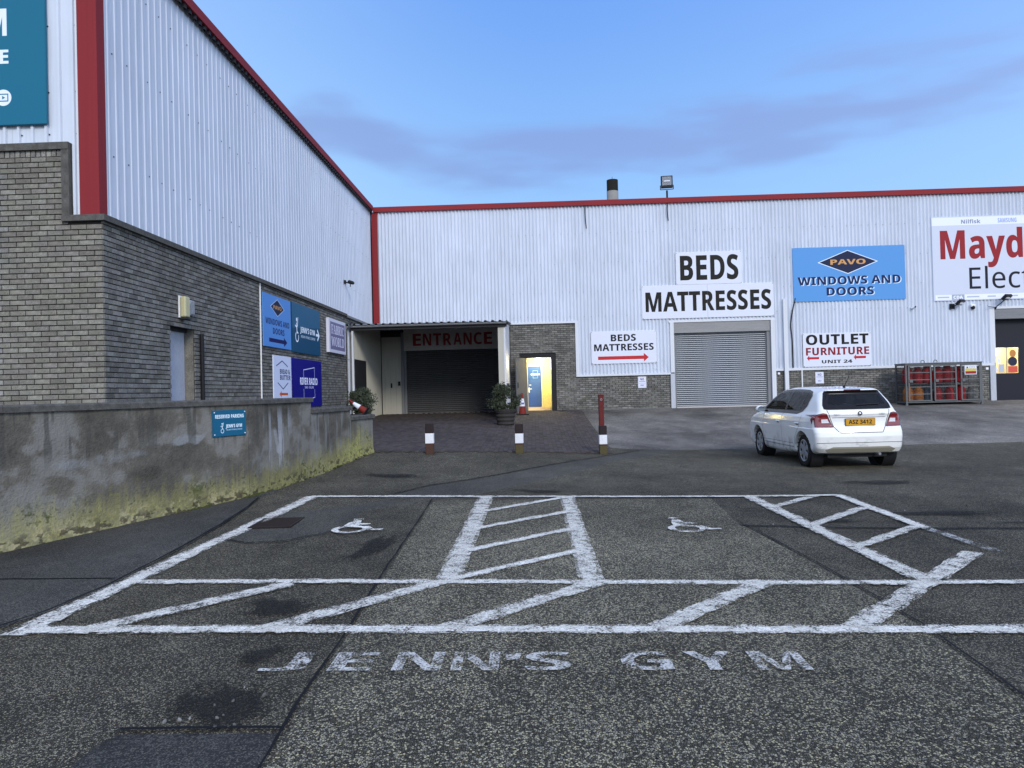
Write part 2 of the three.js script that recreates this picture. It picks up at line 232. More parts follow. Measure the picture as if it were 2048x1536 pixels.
// block paving before the entrance: every block with its joints
{
  const G = structGroup('block_paving');
  part(G, 'bedding_sand', sheet([[-5.9, -28.6], [-5.9, -22], [-5.9, -15.42]], [[1.68, -28.6], [1.70, -22], [1.66, -17.35]], 0.012, { nu: 40, nv: 60 }), std({ rgb: [0.035, 0.034, 0.032], roughness: 0.95, map: grain }));
  const R = rng(77), pos = [], nor = [], uv = [], col = [], w = 0.1, l = 0.2, j = 0.006;
  const quad = (a, b, c, d, n, t) => { for (const p of [a, b, c, a, c, d]) { pos.push(...p); nor.push(...n); uv.push(p[0], p[2]); col.push(...t); } };
  for (let ix = 0; ix < 76; ix++) for (let iz = 0; iz < 66; iz++) {
    const x = -5.92 + ix * w, z0 = -28.58 + iz * l + (ix % 2) * l / 2, zf = -15.34 - 0.30 * Math.max(0, x + 2.3) - 0.04 * Math.max(0, x + 0.4); if (z0 + l > zf + 0.02) continue; if (x < -3.42 && z0 > -16.1) continue;
    const k = 0.72 + 0.5 * R() + 0.3 * (fbm(x * 0.8, z0 * 0.8, 79, 3) - 0.5), t = [0.078 * k, 0.065 * k, (0.055 + 0.010 * R()) * k], dy = 0.022 + (R() - 0.5) * 0.004;
    const y = (X, Z) => ground(X, Z) + dy, a = x + j / 2, b = x + w - j / 2, c = z0 + j / 2, d = z0 + l - j / 2;
    const A = [a, y(a, d), d], B = [b, y(b, d), d], C = [b, y(b, c), c], D = [a, y(a, c), c], lo = (p) => [p[0], p[1] - 0.016, p[2]];
    quad(A, B, C, D, [0, 1, 0.04], t); quad(lo(A), lo(B), B, A, [0, 0, 1], t); quad(lo(B), lo(C), C, B, [1, 0, 0], t); quad(lo(D), lo(A), A, D, [-1, 0, 0], t);
  }
  const g = new THREE.BufferGeometry(); g.setAttribute('position', new THREE.Float32BufferAttribute(pos, 3)); g.setAttribute('normal', new THREE.Float32BufferAttribute(nor, 3)); g.setAttribute('uv', new THREE.Float32BufferAttribute(uv, 2)); g.setAttribute('color', new THREE.Float32BufferAttribute(col, 3));
  part(G, 'paving_block', g, std({ vertexColors: true, roughness: 0.9, map: rep(grain, 2, 2), bumpMap: fineBump, bumpScale: 0.002 }), 'stuff');
}

// ---------------------------------------------------------------- painted markings, worn down to the stones
const wornMask = (seed, thr, soft, cells) => dataTex(1024, 1024, (u, v, i, j) => { const n = 0.42 * fbm(u * cells, v * cells, seed, 2, cells) + 0.38 * fbm(u * cells / 8, v * cells / 8, seed + 5, 3, cells / 8) + 0.20 * hash(i, j, seed); const a = ss(thr - soft, thr + soft, n); return [a, a, a]; });
const maskLine = wornMask(81, 0.42, 0.06, 96), maskThin = wornMask(83, 0.475, 0.06, 96);
M.paint = std({ rgb: [0.78, 0.745, 0.66], roughness: 0.75, transparent: true, alphaMap: rep(maskLine, 1 / 1.3), map: rep(grain, 1.3) });
M.paintWorn = std({ rgb: [0.68, 0.65, 0.57], roughness: 0.78, transparent: true, alphaMap: rep(maskThin, 1 / 1.1), map: rep(grain, 1.3) });
M.paintFringe = std({ rgb: [0.62, 0.59, 0.51], roughness: 0.8, transparent: true, alphaMap: rep(wornMask(85, 0.535, 0.05, 128), 1 / 1.17) });
let paintLift = 0.0160;
function stripe(a, b, w, seed = 1) { // a straight painted stripe with slightly uneven edges
  paintLift += 0.00012; const L = Math.hypot(b[0] - a[0], b[1] - a[1]), n = Math.max(4, Math.ceil(L / 0.05)), ux = (b[0] - a[0]) / L, uz = (b[1] - a[1]) / L, lift = paintLift;
  return gridGeo(4, n, (u, v) => { const s = v * L, e = (fbm(s * 9 + seed * 3.1, u > 0.5 ? 3 : 9, seed, 3) - 0.5) * 0.034, o = (u - 0.5) * (w + e * 2), x = a[0] + ux * s - uz * o, z = a[1] + uz * s + ux * o; return [x, ground(x, z) + lift, z]; });
}
{
  const G = structGroup('bay_marking'); let k = 1;
  const L = (a, b, w = 0.1, m = M.paint, faded) => { const l = part(G, 'painted_line', stripe(a, b, w * 1.02, k++), m); if (!faded) part(l, 'worn_fringe', stripe(a, b, w * 1.55, k + 50), M.paintFringe); };
  L([-3.44, -4.80], [-3.19, -10.58], 0.13);                       // left edge of the bays
  L([-3.44, -4.90], [4.6, -4.79], 0.105); L([-3.36, -6.08], [5.6, -5.85], 0.085);
  L([-3.22, -10.55], [-0.7, -10.42], 0.10); L([-0.7, -10.42], [0.42, -10.41], 0.08, M.paintWorn); L([0.42, -10.41], [4.07, -10.33], 0.09);
  L([-0.74, -6.0], [-0.72, -10.42], 0.135, M.paintWorn); L([0.41, -5.97], [0.40, -10.4], 0.13, M.paintWorn);
  for (const [a, b] of [[[-0.66, -9.26], [0.37, -10.34]], [[-0.67, -8.18], [0.37, -9.2]], [[-0.68, -7.1], [0.36, -8.14]], [[-0.69, -6.1], [0.36, -7.08]]]) L(a, b, 0.085, M.paint);
  for (const [a, b] of [[[-3.02, -4.87], [-2.0, -5.98]], [[-1.80, -4.86], [-0.80, -5.99]], [[-0.60, -4.87], [0.45, -5.96]], [[0.75, -4.87], [1.78, -5.98]], [[2.0, -4.86], [3.9, -6.88]]]) L(a, b, 0.115, M.paintWorn);
  L([3.01, -5.95], [2.86, -10.36], 0.12, M.paintWorn); L([4.04, -8.0], [4.06, -10.33], 0.1); L([4.12, -6.9], [4.04, -8.0], 0.1, std({ rgb: [0.4, 0.4, 0.38], roughness: 0.8, transparent: true, alphaMap: rep(wornMask(87, 0.56, 0.07, 96), 1 / 1.2) }), true);
  for (const [a, b] of [[[2.94, -9.46], [3.80, -10.34]], [[2.92, -8.2], [3.98, -9.3]], [[2.98, -7.16], [3.98, -8.08]]]) L(a, b, 0.09, M.paintWorn);
}
const font = await new FontLoader().loadAsync('fonts/droid/droid_sans_bold.typeface.json');
function draped(shapes, map, lift) { const g = new THREE.ShapeGeometry(shapes, 8).toNonIndexed(), p = g.attributes.position, uv = g.attributes.uv; for (let i = 0; i < p.count; i++) { const [x, z] = map(p.getX(i), p.getY(i)); p.setXYZ(i, x, ground(x, z) + lift, z); uv.setXY(i, x, -z); } g.computeVertexNormals(); const n = g.attributes.normal; for (let i = 0; i < n.count; i++) if (n.getY(i) < 0) n.setXYZ(i, 0, 1, 0); return g; }
{
  const G = structGroup('ground_lettering'), mk = std({ rgb: [0.58, 0.56, 0.51], roughness: 0.8, transparent: true, alphaMap: rep(wornMask(91, 0.495, 0.06, 112), 1 / 0.9), map: grain });
  for (const [ch, x0, x1] of [['J', -1.58, -1.345], ['E', -1.19, -0.97], ['N', -0.83, -0.58], ['N', -0.50, -0.255], ["'", -0.205, -0.13], ['S', -0.085, 0.15], ['G', 0.46, 0.72], ['Y', 0.83, 1.08], ['M', 1.20, 1.47]]) {
    const sh = font.generateShapes(ch, 1), b = new THREE.Box2(); for (const s of sh) for (const q of s.getPoints(8)) b.expandByPoint(q);
    const zb = -4.155, apo = ch === "'", h = apo ? 0.11 : 0.285;
    part(G, 'letter', draped(sh, (x, y) => [lerp(x0 - 0.012, x1 + 0.012, (x - b.min.x) / (b.max.x - b.min.x)), (apo ? zb - 0.155 : zb) - h * (y - b.min.y) / (b.max.y - b.min.y)], 0.0165), mk);
  }
}
for (const [cx, cz, m, sc] of [[-2.06, -8.22, M.paint, 0.84], [1.58, -8.18, M.paintWorn, 0.84]]) { // wheelchair symbols, seen lying on their backs
  const G = structGroup('wheelchair_symbol'), L = 0.0160 + 0.0075;
  const ring = new THREE.Shape(); ring.absarc(0, -0.1, 0.235, 0, Math.PI * 2); const h = new THREE.Path(); h.absarc(0.01, -0.1, 0.155, 0, Math.PI * 2, true); ring.holes.push(h);
  const at = (x, y) => [cx + x * sc, cz - y * 1.05 * sc];
  part(G, 'wheel_ring', draped([ring], at, L), m); { const hd = new THREE.Shape(); hd.absarc(-0.04, 0.57, 0.075, 0, Math.PI * 2); part(G, 'head_mark', draped([hd], at, L), M.paintFringe); }
  const poly = (P) => { const s = new THREE.Shape(); P.forEach(([x, y], i) => i ? s.lineTo(x, y) : s.moveTo(x, y)); return s; };
  part(G, 'seated_figure', draped([poly([[-0.13, 0.10], [-0.12, 0.30], [-0.08, 0.46], [0.02, 0.47], [0.05, 0.28], [0.20, 0.26], [0.19, 0.20], [0.06, 0.18], [0.07, 0.10], [0.22, 0.08], [0.32, -0.10], [0.44, -0.08], [0.43, -0.16], [0.25, -0.18], [0.16, 0.0], [-0.02, 0.02]])], at, L + 0.0006), m);
  
}
{ // loose grit
  const R = rng(95), g = new THREE.IcosahedronGeometry(1, 0), n = 300, im = new THREE.InstancedMesh(g, std({ rgb: [1, 1, 1], roughness: 0.9 }), n), o = new THREE.Object3D(), c = new THREE.Color();
  for (let i = 0; i < n; i++) { const near = i < 16, x = near ? -1.6 + (R() - 0.5) * 0.5 : -4 + R() * 12, z = near ? -3.7 + (R() - 0.5) * 0.5 : -2.6 - R() * 12.5, s = near ? 0.004 + 0.009 * R() : 0.003 + 0.007 * R() * R(); o.position.set(x, ground(x, z) + s * 0.5 + (x < -3.5 ? 0.022 : 0.010), z); o.rotation.set(R() * 6, R() * 6, R() * 6); o.scale.set(s * 1.5, s * 0.8, s); o.updateMatrix(); im.setMatrixAt(i, o.matrix); const k = 0.05 + 0.4 * R() * R() * R(); im.setColorAt(i, c.setRGB(k, k * 0.97, k * 0.9)); }
  im.name = 'loose_grit'; im.castShadow = im.receiveShadow = true; im.userData = { kind: 'stuff', label: 'loose grit and small stones scattered over the tarmac', category: 'grit' }; scene.add(im);
}
{ // gully grate set in the pale patch
  const P = [-3.02, -8.6], t = thing('drain_grate', 'rusty rectangular drain grate set in the pale tarmac patch', 'drain cover', [P[0], ground(...P) + 0.012, P[1]], 0.06), m = std({ rgb: [0.035, 0.027, 0.023], roughness: 0.8, metalness: 0.3, map: grain });
  part(t, 'frame', [box(0.48, 0.012, 0.03, 0, 0.004, 0.3), box(0.48, 0.012, 0.03, 0, 0.004, -0.3), box(0.03, 0.012, 0.57, 0.225, 0.004, 0), box(0.03, 0.012, 0.57, -0.225, 0.004, 0)], m);
  part(t, 'pit', box(0.44, 0.004, 0.59, 0, -0.0025, 0), M.black);
  for (let i = 0; i < 12; i++) part(t, 'grate_bar', box(0.42, 0.010, 0.022, 0, 0.004, -0.262 + i * 0.0476), m);
}

// ---------------------------------------------------------------- building helpers
// corrugated sheet: runs along u from u0 to u1, between heights; profile = [[fraction of pitch, depth], ...]; place(u, y, d) -> [x, y, z]
function corrugated(u0, u1, y0, y1, pitch, prof, place) {
  const cols = []; for (let u = u0, k = 0; u < u1 - 1e-6; k++) { const b = u0 + k * pitch; for (const [f, d] of prof) { const q = b + f * pitch; if (q <= u1) cols.push([q, d]); } u = b + pitch; } cols.push([u1, 0]);
  const Y0 = typeof y0 === 'function' ? y0 : () => y0, Y1 = typeof y1 === 'function' ? y1 : () => y1, pos = [], uv = [], idx = [];
  cols.forEach(([u, d], i) => { pos.push(...place(u, Y0(u), d), ...place(u, Y1(u), d)); uv.push(u, Y0(u), u, Y1(u)); if (i) { const a = (i - 1) * 2; idx.push(a, a + 2, a + 3, a, a + 3, a + 1); } });
  const g = new THREE.BufferGeometry(); g.setAttribute('position', new THREE.Float32BufferAttribute(pos, 3)); g.setAttribute('uv', new THREE.Float32BufferAttribute(uv, 2)); g.setIndex(idx); const n = g.toNonIndexed(); n.computeVertexNormals(); return toCreasedNormals(n, 0.6);
}
const sineProf = (d) => Array.from({ length: 8 }, (_, i) => [i / 8, d * (0.5 - 0.5 * Math.cos((i / 8) * 2 * Math.PI))]);
const ribProf = (d, w) => [[0, 0], [0.5 - w, 0], [0.5 - w * 0.62, d], [0.5 + w * 0.62, d], [0.5 + w, 0]];
// brickwork: lays stretcher courses on a plane; frame(u, y, out) -> world; holes = [[u0, u1, y0, y1]]; returns list of bricks {u, y, l, h}
function layBricks(u0, u1, y0, y1, holes, shift = 0) {
  const H = 0.075, L = 0.225, out = [];
  for (let r = 0; y0 + r * H < y1 - 0.02; r++) { const y = y0 + r * H, h = Math.min(0.065, y1 - y), off = ((r + shift) % 2) * L / 2;
    for (let u = u0 - off; u < u1 - 0.02; u += L) { let a = Math.max(u, u0), b = Math.min(u + L - 0.01, u1); let segs = [[a, b]];
      for (const [p, q, s, t] of holes) if (y + h > s + 0.01 && y < t - 0.01) segs = segs.flatMap(([c, d]) => { const o = []; if (c < p) o.push([c, Math.min(d, p)]); if (d > q) o.push([Math.max(c, q), d]); return o; });
      for (const [c, d] of segs) if (d - c > 0.025) out.push({ u: c, y, l: d - c, h }); } }
  return out;
}
function brickMesh(list, frame, tone, seed, jut = 0.010) {
  const R = rng(seed), pos = [], nor = [], uv = [], col = [], N = frame(0, 0, 1).map((v, i) => v - frame(0, 0, 0)[i]), U = frame(1, 0, 0).map((v, i) => v - frame(0, 0, 0)[i]);
  for (const b of list) {
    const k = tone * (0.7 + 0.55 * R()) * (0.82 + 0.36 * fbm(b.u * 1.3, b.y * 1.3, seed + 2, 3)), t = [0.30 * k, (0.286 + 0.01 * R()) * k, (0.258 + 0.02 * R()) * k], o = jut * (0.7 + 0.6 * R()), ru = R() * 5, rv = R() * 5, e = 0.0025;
    const F = [[b.u + e, b.y + e, o], [b.u + b.l - e, b.y + e, o], [b.u + b.l - e, b.y + b.h - e, o], [b.u + e, b.y + b.h - e, o]], S = [[b.u, b.y, -0.012], [b.u + b.l, b.y, -0.012], [b.u + b.l, b.y + b.h, -0.012], [b.u, b.y + b.h, -0.012]];
    const q = (a, c, d, f, n) => { for (const p of [a, c, d, a, d, f]) { pos.push(...frame(...p)); nor.push(...n); uv.push(p[0] + ru, p[1] + rv); col.push(...t); } };
    q(...F, N); q(S[0], S[1], F[1], F[0], [0, -1, 0]); q(F[3], F[2], S[2], S[3], [0, 1, 0]); q(S[0], F[0], F[3], S[3], U.map((v) => -v)); q(F[1], S[1], S[2], F[2], U);
  }
  const g = new THREE.BufferGeometry(); g.setAttribute('position', new THREE.Float32BufferAttribute(pos, 3)); g.setAttribute('normal', new THREE.Float32BufferAttribute(nor, 3)); g.setAttribute('uv', new THREE.Float32BufferAttribute(uv, 2)); g.setAttribute('color', new THREE.Float32BufferAttribute(col, 3)); return g;
}
function singleBricks(parent, list, frame, seed) {           // each brick a mesh of its own, sharing geometries by length
  const R = rng(seed), geos = new Map(), o = frame(0, 0, 0), F = (p) => frame(...p).map((v, i) => v - o[i]);
  for (const b of list) {
    const key = `${b.l.toFixed(3)}_${b.h.toFixed(3)}_${Math.floor(R() * 4)}`;
    if (!geos.has(key)) { const g = brickMesh([{ u: 0, y: 0, l: b.l, h: b.h }], (u, y, d) => F([u, y, d]), 1, Math.floor(R() * 1e6)); g.deleteAttribute('color'); geos.set(key, g); }
    const m = part(parent, 'brick', geos.get(key), M.bricks[Math.floor(R() * M.bricks.length)]), p = frame(b.u, b.y, 0); m.position.set(...p);
  }
}
const screwDot = (x, y, z, ax) => { const g = new THREE.CylinderGeometry(0.011, 0.011, 0.012, 6); if (ax === 'x') g.rotateZ(Math.PI / 2); else g.rotateX(Math.PI / 2); return g.translate(x, y, z); };

// ---------------------------------------------------------------- the near unit on the left
const XL = -6.06, ZF = -10.40, ZB = -28.3;
{
  const B = thing('gym_unit', 'large unit on the left, white ribbed cladding above a grey brick base with red corner', 'building');
  const rib = ribProf(0.032, 0.14), ribS = ribProf(0.012, 0.15);
  // shell behind the cladding
  part(B, 'roof', worldUV(join([bb(-19.9, XL - 0.02, 8.50, 8.56, ZF + 0.02, -40)])), M.greySteel);
  part(B, 'rear_shell', join([bb(-19.9, -19.8, 0.3, 8.5, ZF - 0.1, -40), bb(-19.8, XL - 0.16, 0.3, 8.5, -39.9, -40), bb(XL - 0.16, XL - 0.10, 0.3, 8.5, -28.3, -40)]), M.greySteel);
  // brick base
  part(B, 'mortar_bed', worldUV(join([bb(-14, -6.55, 0.3, 5.10, ZF - 0.25, ZF - 0.012), bb(-6.55, XL - 0.012, 0.3, 4.09, ZF - 0.25, ZF - 0.012), bb(XL - 0.25, XL - 0.012, 0.3, 4.09, -12.32, ZF - 0.25), bb(XL - 0.25, XL - 0.012, 2.78, 4.09, -13.2, -12.32), bb(XL - 0.25, XL - 0.012, 0.3, 4.09, -28.28, -13.2)])), M.mortar);
  const front = (u, y, d) => [u, y, ZF + d], side = (u, y, d) => [XL + d, y, -u];
  const lf = layBricks(-7.74, XL, 0.75, 5.02, [[-6.55, -5, 4.09, 6]]);
  const vis = lf.filter((b) => b.y > 1.42), rest = lf.filter((b) => b.y <= 1.42);
  vis.sort((a, b) => b.u - a.u); singleBricks(B, vis.slice(0, 300), front, 101);
  const far = layBricks(-14, -7.74, 0.75, 5.02, [], 0);
  part(B, 'front_brickwork', brickMesh([...vis.slice(300), ...rest, ...far], front, 1, 103), M.brickMerged, 'stuff');
  const sd = layBricks(-ZF, 28.2, 0.75, 4.09, [[12.32, 13.2, 0, 2.78]], 1);
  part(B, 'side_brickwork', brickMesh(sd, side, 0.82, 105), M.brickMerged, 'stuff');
  part(B, 'soldier_course', brickMesh(Array.from({ length: 16 }, (_, i) => ({ u: -7.74 + i * 0.075, y: 5.02, l: 0.065, h: 0.09 })), front, 1, 107), M.brickMerged, 'stuff');
  // copings
  part(B, 'coping', worldUV(join([bb(-14, -6.50, 5.11, 5.21, ZF - 0.3, ZF + 0.055)])), M.coping);
  part(B, 'coping', worldUV(join([bb(-6.61, -6.50, 4.17, 5.11, ZF - 0.25, ZF + 0.045)])), M.coping);
  part(B, 'coping', worldUV(join([bb(-6.61, XL + 0.07, 4.085, 4.17, ZF - 0.28, ZF + 0.065)])), M.coping);
  part(B, 'coping', worldUV(join([bb(XL - 0.1, XL + 0.07, 4.085, 4.168, -24.0, ZF - 0.28)])), M.coping);
  part(B, 'flashing', worldUV(join([bb(XL - 0.1, XL + 0.09, 4.06, 4.13, -28.25, -24.0)])), M.greySteel);
  // cladding
  for (let i = 0; i < 18; i++) { const a = -ZF + 0.2 + i, b = Math.min(28.25, a + 1.0), o = (i % 2) * 0.002; part(B, 'cladding_sheet', corrugated(a, b, 4.168, 8.5, 0.2, ribS, (u, y, d) => [XL - 0.043 + d + o, y, -u]), M.sheets[(i * 7) % 4]); }
  for (let i = 0; i < 10; i++) { const b = -6.36 - i, a = Math.max(-16, b - 1), y0 = 5.2; part(B, 'cladding_sheet', corrugated(a, b, (x) => (x < -6.5 ? 5.2 : 4.168), 8.5, 0.2, rib, (u, y, d) => [u, y, ZF - 0.045 + d + (i % 2) * 0.002]), M.sheets[(i * 3 + 1) % 4]); }
  part(B, 'corner_trim', join([bb(-6.36, XL - 0.02, 4.172, 8.5, ZF - 0.005, ZF + 0.02), bb(XL - 0.045, XL - 0.02, 4.172, 8.5, ZF - 0.175, ZF - 0.005)]), M.red);
  part(B, 'corner_lip', join([bb(-6.40, -6.372, 4.172, 8.5, ZF - 0.03, ZF + 0.008), bb(XL - 0.06, XL - 0.024, 4.172, 8.5, ZF - 0.21, ZF - 0.177)]), M.trimWhite);
  // eaves: red gutter face over a ribbed underside coloured dark as painted shade
  part(B, 'eaves_gutter', join([bb(XL - 0.12, XL + 0.09, 8.52, 8.70, -28.2, ZF - 0.02), bb(-16, XL + 0.09, 8.52, 8.70, ZF - 0.02, ZF + 0.08)]), M.red);
  part(B, 'eaves_shade_strip', corrugated(-ZF + 0.1, 28.2, 8.44, 8.52, 0.2, ribProf(0.05, 0.3), (u, y, d) => [XL + 0.012 + d, y, -u]), M.dark);
  const dots = []; for (const y of [6.64, 5.12, 7.9]) for (let z = 10.8, k = 0; z < 28; z += k % 3 === 1 ? 0.61 : 0.405, k++) dots.push(screwDot(XL - 0.04, y, -z, 'x'));
  for (const y of [5.35, 5.95, 6.9]) for (let x = -7.62; x < -6.4; x += 0.4) dots.push(screwDot(x, y, ZF - 0.038, 'z'));
  part(B, 'screw_head', join(dots), M.black, 'stuff');
  // service door set back in the brick
  const D = part(B, 'door', rbox(0.05, 2.05, 0.86, XL - 0.2, 1.76, -12.76, 0.008), std({ rgb: [0.42, 0.44, 0.50], roughness: 0.55, map: rep(grain, 1.2) }));
  part(D, 'door_head', bb(XL - 0.24, XL - 0.13, 2.72, 2.78, -13.2, -12.32), M.dark);
  part(B, 'reveal', worldUV(join([bb(XL - 0.2, XL - 0.02, 0.75, 2.78, -13.215, -13.195), bb(XL - 0.2, XL - 0.02, 0.75, 2.78, -12.325, -12.305)])), M.bricks[1]);
  part(B, 'dark_backing', bb(XL - 0.6, XL - 0.25, 0.3, 2.9, -13.5, -12.0), M.black);
  // pipes and cables fixed to the wall
  part(B, 'waste_pipe', bar([XL + 0.05, 0.8, -13.4], [XL + 0.05, 2.71, -13.4], 0.036, 12), M.black);
  part(B, 'cable_conduit', bar([XL + 0.022, 0.8, -16.38], [XL + 0.022, 4.08, -16.42], 0.018, 8), M.pvc);
  const dp = part(B, 'downpipe', bar([XL + 0.085, 0.5, -23.95], [XL + 0.085, 3.55, -23.95], 0.045, 12), M.galvPale);
  part(dp, 'pipe_bend', tube([[XL + 0.085, 3.5, -23.95], [XL + 0.09, 3.66, -23.9], [XL + 0.25, 3.74, -23.6], [XL + 0.30, 3.80, -23.4]], 0.045, 8), M.galvPale);
  for (const y of [1.4, 2.7]) part(dp, 'pipe_clip', new THREE.TorusGeometry(0.052, 0.012, 6, 14).rotateX(Math.PI / 2).translate(XL + 0.085, y, -23.95), M.galv);
}
{ // fittings on that wall
  const t = thing('bulkhead_light', 'yellowed oblong bulkhead light on the brick above the service door', 'wall light', [XL, 3.12, -12.7]);
  part(t, 'back_plate', rbox(0.03, 0.38, 0.20, 0.02, 0, 0, 0.01), M.pvc);
  part(t, 'diffuser', rbox(0.10, 0.36, 0.18, 0.085, 0, 0, 0.03, 3), std({ rgb: [0.52, 0.48, 0.27], roughness: 0.45, map: grain }));
  part(t, 'base_cap', rbox(0.11, 0.03, 0.19, 0.085, -0.2, 0, 0.01), M.dark);
  const j = thing('junction_box', 'small grey junction box beside the yellowed light', 'junction box', [XL, 3.14, -13.0]);
  part(j, 'box_body', rbox(0.07, 0.26, 0.17, 0.035, 0, 0, 0.01), M.galvPale); part(j, 'box_lid', rbox(0.012, 0.23, 0.14, 0.076, 0, 0, 0.005), M.galv);
  const c = thing('security_camera', 'small black security camera high on the ribbed side wall near the corner', 'camera', [XL - 0.03, 5.22, -24.1]);
  part(c, 'mount', rbox(0.05, 0.12, 0.12, 0.02, 0, 0, 0.01), M.black); part(c, 'arm', bar([0.03, 0, 0], [0.2, -0.06, 0], 0.02), M.black);
  part(c, 'camera_body', new THREE.CapsuleGeometry(0.055, 0.12, 4, 10).rotateZ(1.2).translate(0.22, -0.02, 0.02), M.black); part(c, 'cable_tail', bar([0.2, -0.05, 0], [0.19, -0.16, 0.0], 0.014), M.black);
}

// ---------------------------------------------------------------- retaining wall: rendered concrete, stained, with a stepped coping
const WA = [-5.34, -7.29], WB = [-4.12, -10.6], WC = [-3.38, -15.45], W0 = [WA[0] - 0.369 * 5.2, WA[1] + 5.2];
{
  const l1 = Math.hypot(WB[0] - W0[0], WB[1] - W0[1]), l2 = Math.hypot(WC[0] - WB[0], WC[1] - WB[1]), L = l1 + l2, uA = Math.hypot(WA[0] - W0[0], WA[1] - W0[1]);
  // texture covers u = uA-0.6 .. L (metres along), v = 0 .. 1.6 m up from y = -0.05
  const U0 = uA - 0.6, UL = L - U0, VH = 1.62, W = 2048, H = 512;
  const stain = dataTex(W, H, (a, b) => {
    const u = a * UL - 0.6, y = b * VH - 0.05, base = u < 3.5 ? 0.045 + 0.018 * u : 0.10 + 0.055 * (u - 3.5) * 0.9, v = y - base;   // u = metres from the left frame edge, v = height over the tarmac
    const n1 = fbm(u * 1.6 + 3, v * 2.6, 121, 5), n2 = fbm(u * 7, v * 7, 123, 4), n3 = fbm(u * 34, v * 34, 125, 3), n4 = fbm(u * 3.1 + 11, v * 1.0 + 5, 127, 4);
    let c = 0.122 + 0.17 * (n1 - 0.5) + 0.05 * (n2 - 0.5) + 0.035 * (n3 - 0.5), r = c * 1.10, g = c * 1.0, bl = c * 0.82;
    const mixTo = (R, G, B, k) => { k = clamp(k); r = lerp(r, R, k); g = lerp(g, G, k); bl = lerp(bl, B, k); };
    // pale bare render where the dirt has washed or flaked off
    const pale = ss(0.50, 0.60, n1 * 0.7 + n2 * 0.3 + 0.10 * gauss(u, 0.55, 0.5) * gauss(v, 1.0, 0.35) + 0.12 * gauss(u, 1.3, 0.35) * gauss(v, 1.02, 0.26) + 0.12 * gauss(u, 2.0, 0.15) * gauss(v, 1.0, 0.25)); mixTo(0.215, 0.208, 0.19, pale * 0.65);
    const ln = 0.80 + 0.02 * Math.sin(u * 5) + 0.09 * ss(1.8, 2.6, u) * (u - 1.8); mixTo(0.23, 0.235, 0.235, ss(0.06, 0.02, Math.abs(v - ln) + 0.09 * (n2 - 0.45)) * ss(-0.7, 0, u) * ss(2.3, 1.5, u) * 0.6 * ss(0.35, 0.55, n4));
    const fish = ((u - 2.45) / 0.36) ** 2 + ((v - 0.93 - 0.24 * (u - 2.45) - 0.05 * Math.sin(u * 9)) / 0.075) ** 2; mixTo(0.26, 0.265, 0.265, ss(1.3, 0.5, fish + 2.2 * (n2 - 0.5)) * 0.8);
    // lime run-off in vertical streaks
    const st = fbm(u * 13, v * 0.9, 131, 4); mixTo(0.30, 0.31, 0.33, ss(0.56, 0.66, st + 0.13 * gauss(u, 4.45, 0.33) - 0.08) * gauss(u, 4.45, 0.5) * ss(0.25, 0.4, v) * ss(1.3, 1.0, v) * 0.9);
    mixTo(0.40, 0.405, 0.40, ss(0.055, 0.015, Math.abs(u - 4.45 - (v > 0.55 ? 0.17 * (v - 0.55) * 1.1 : 0) * 1) + 0.16 * (n2 - 0.5)) * ss(0.28, 0.36, v) * ss(0.95, 0.8, v) * 0.6); mixTo(0.36, 0.365, 0.365, ss(0.055, 0.015, Math.abs(u - 4.42 + 0.30 * (v - 0.5)) + 0.16 * (n2 - 0.5)) * ss(0.5, 0.56, v) * ss(0.95, 0.85, v) * 0.55);
    mixTo(0.22, 0.225, 0.22, ss(0.5, 0.62, st) * ss(5.3, 5.8, u) * ss(0.15, 0.3, v) * 0.55);
    mixTo(0.07, 0.068, 0.06, ss(0.58, 0.7, fbm(u * 11 + 4, v * 1.1, 133, 4)) * ss(0.75, 1.15, v + 0.2 * n2) * 0.7);
    // yellow-green algae creeping up from the damp foot, in grains
    const reach = 0.30 + 0.30 * n4 + 0.30 * gauss(u, 7.6, 0.7) + 0.12 * gauss(u, 0.1, 0.9), al = ss(reach, reach * 0.12, v + 0.35 * (n2 - 0.5) + 0.45 * (n3 - 0.5) + 0.3 * (fbm(u * 19, v * 2.2, 135, 3) - 0.5));
    mixTo(0.30, 0.275, 0.095, al * (0.45 + 0.55 * ss(0.35, 0.65, n3 * 0.6 + n2 * 0.4))); mixTo(0.40, 0.37, 0.17, al * ss(0.50, 0.72, n2 * 0.5 + n3 * 0.5) * 0.7); mixTo(0.44, 0.44, 0.12, al * gauss(u, 7.6, 0.9) * ss(0.4, 0.6, n3) * 0.6);
    const moss = ss(0.5, 0.70, n2 * 0.45 + n3 * 0.55 + 0.22 * gauss(u, 2.55, 0.16) * ss(0.75, 0.2, v) + 0.10 * gauss(u, 5.2, 0.9) * ss(0.3, 0.05, v) - 0.06) * ss(reach * 1.1, reach * 0.5, v); mixTo(0.075, 0.085, 0.02, moss * 0.85);
    // broken render along the very foot
    mixTo(0.42, 0.365, 0.215, ss(0.46, 0.62, n2 * 0.6 + n3 * 0.4) * ss(0.20 + 0.12 * n4, 0.06, v) * ss(4.2, 2.6, u) * 0.85); mixTo(0.05, 0.042, 0.03, ss(0.55, 0.66, fbm(u * 12, v * 22, 137, 4)) * ss(0.20, 0.06, v) * 0.8);
    return [r, g, bl];
  }, true);
  stain.wrapS = stain.wrapT = THREE.MirroredRepeatWrapping;
  const bmp = dataTex(512, 512, (u, v, i, j) => { const n = 0.6 * fbm(u * 9, v * 9, 141, 5, 9) + 0.4 * fbm(u * 70, v * 70, 143, 2, 70); return [n, n, n]; });
  M.render = std({ roughness: 0.93, map: stain, bumpMap: rep(bmp, UL / 1.2, VH / 1.2), bumpScale: 0.012 });
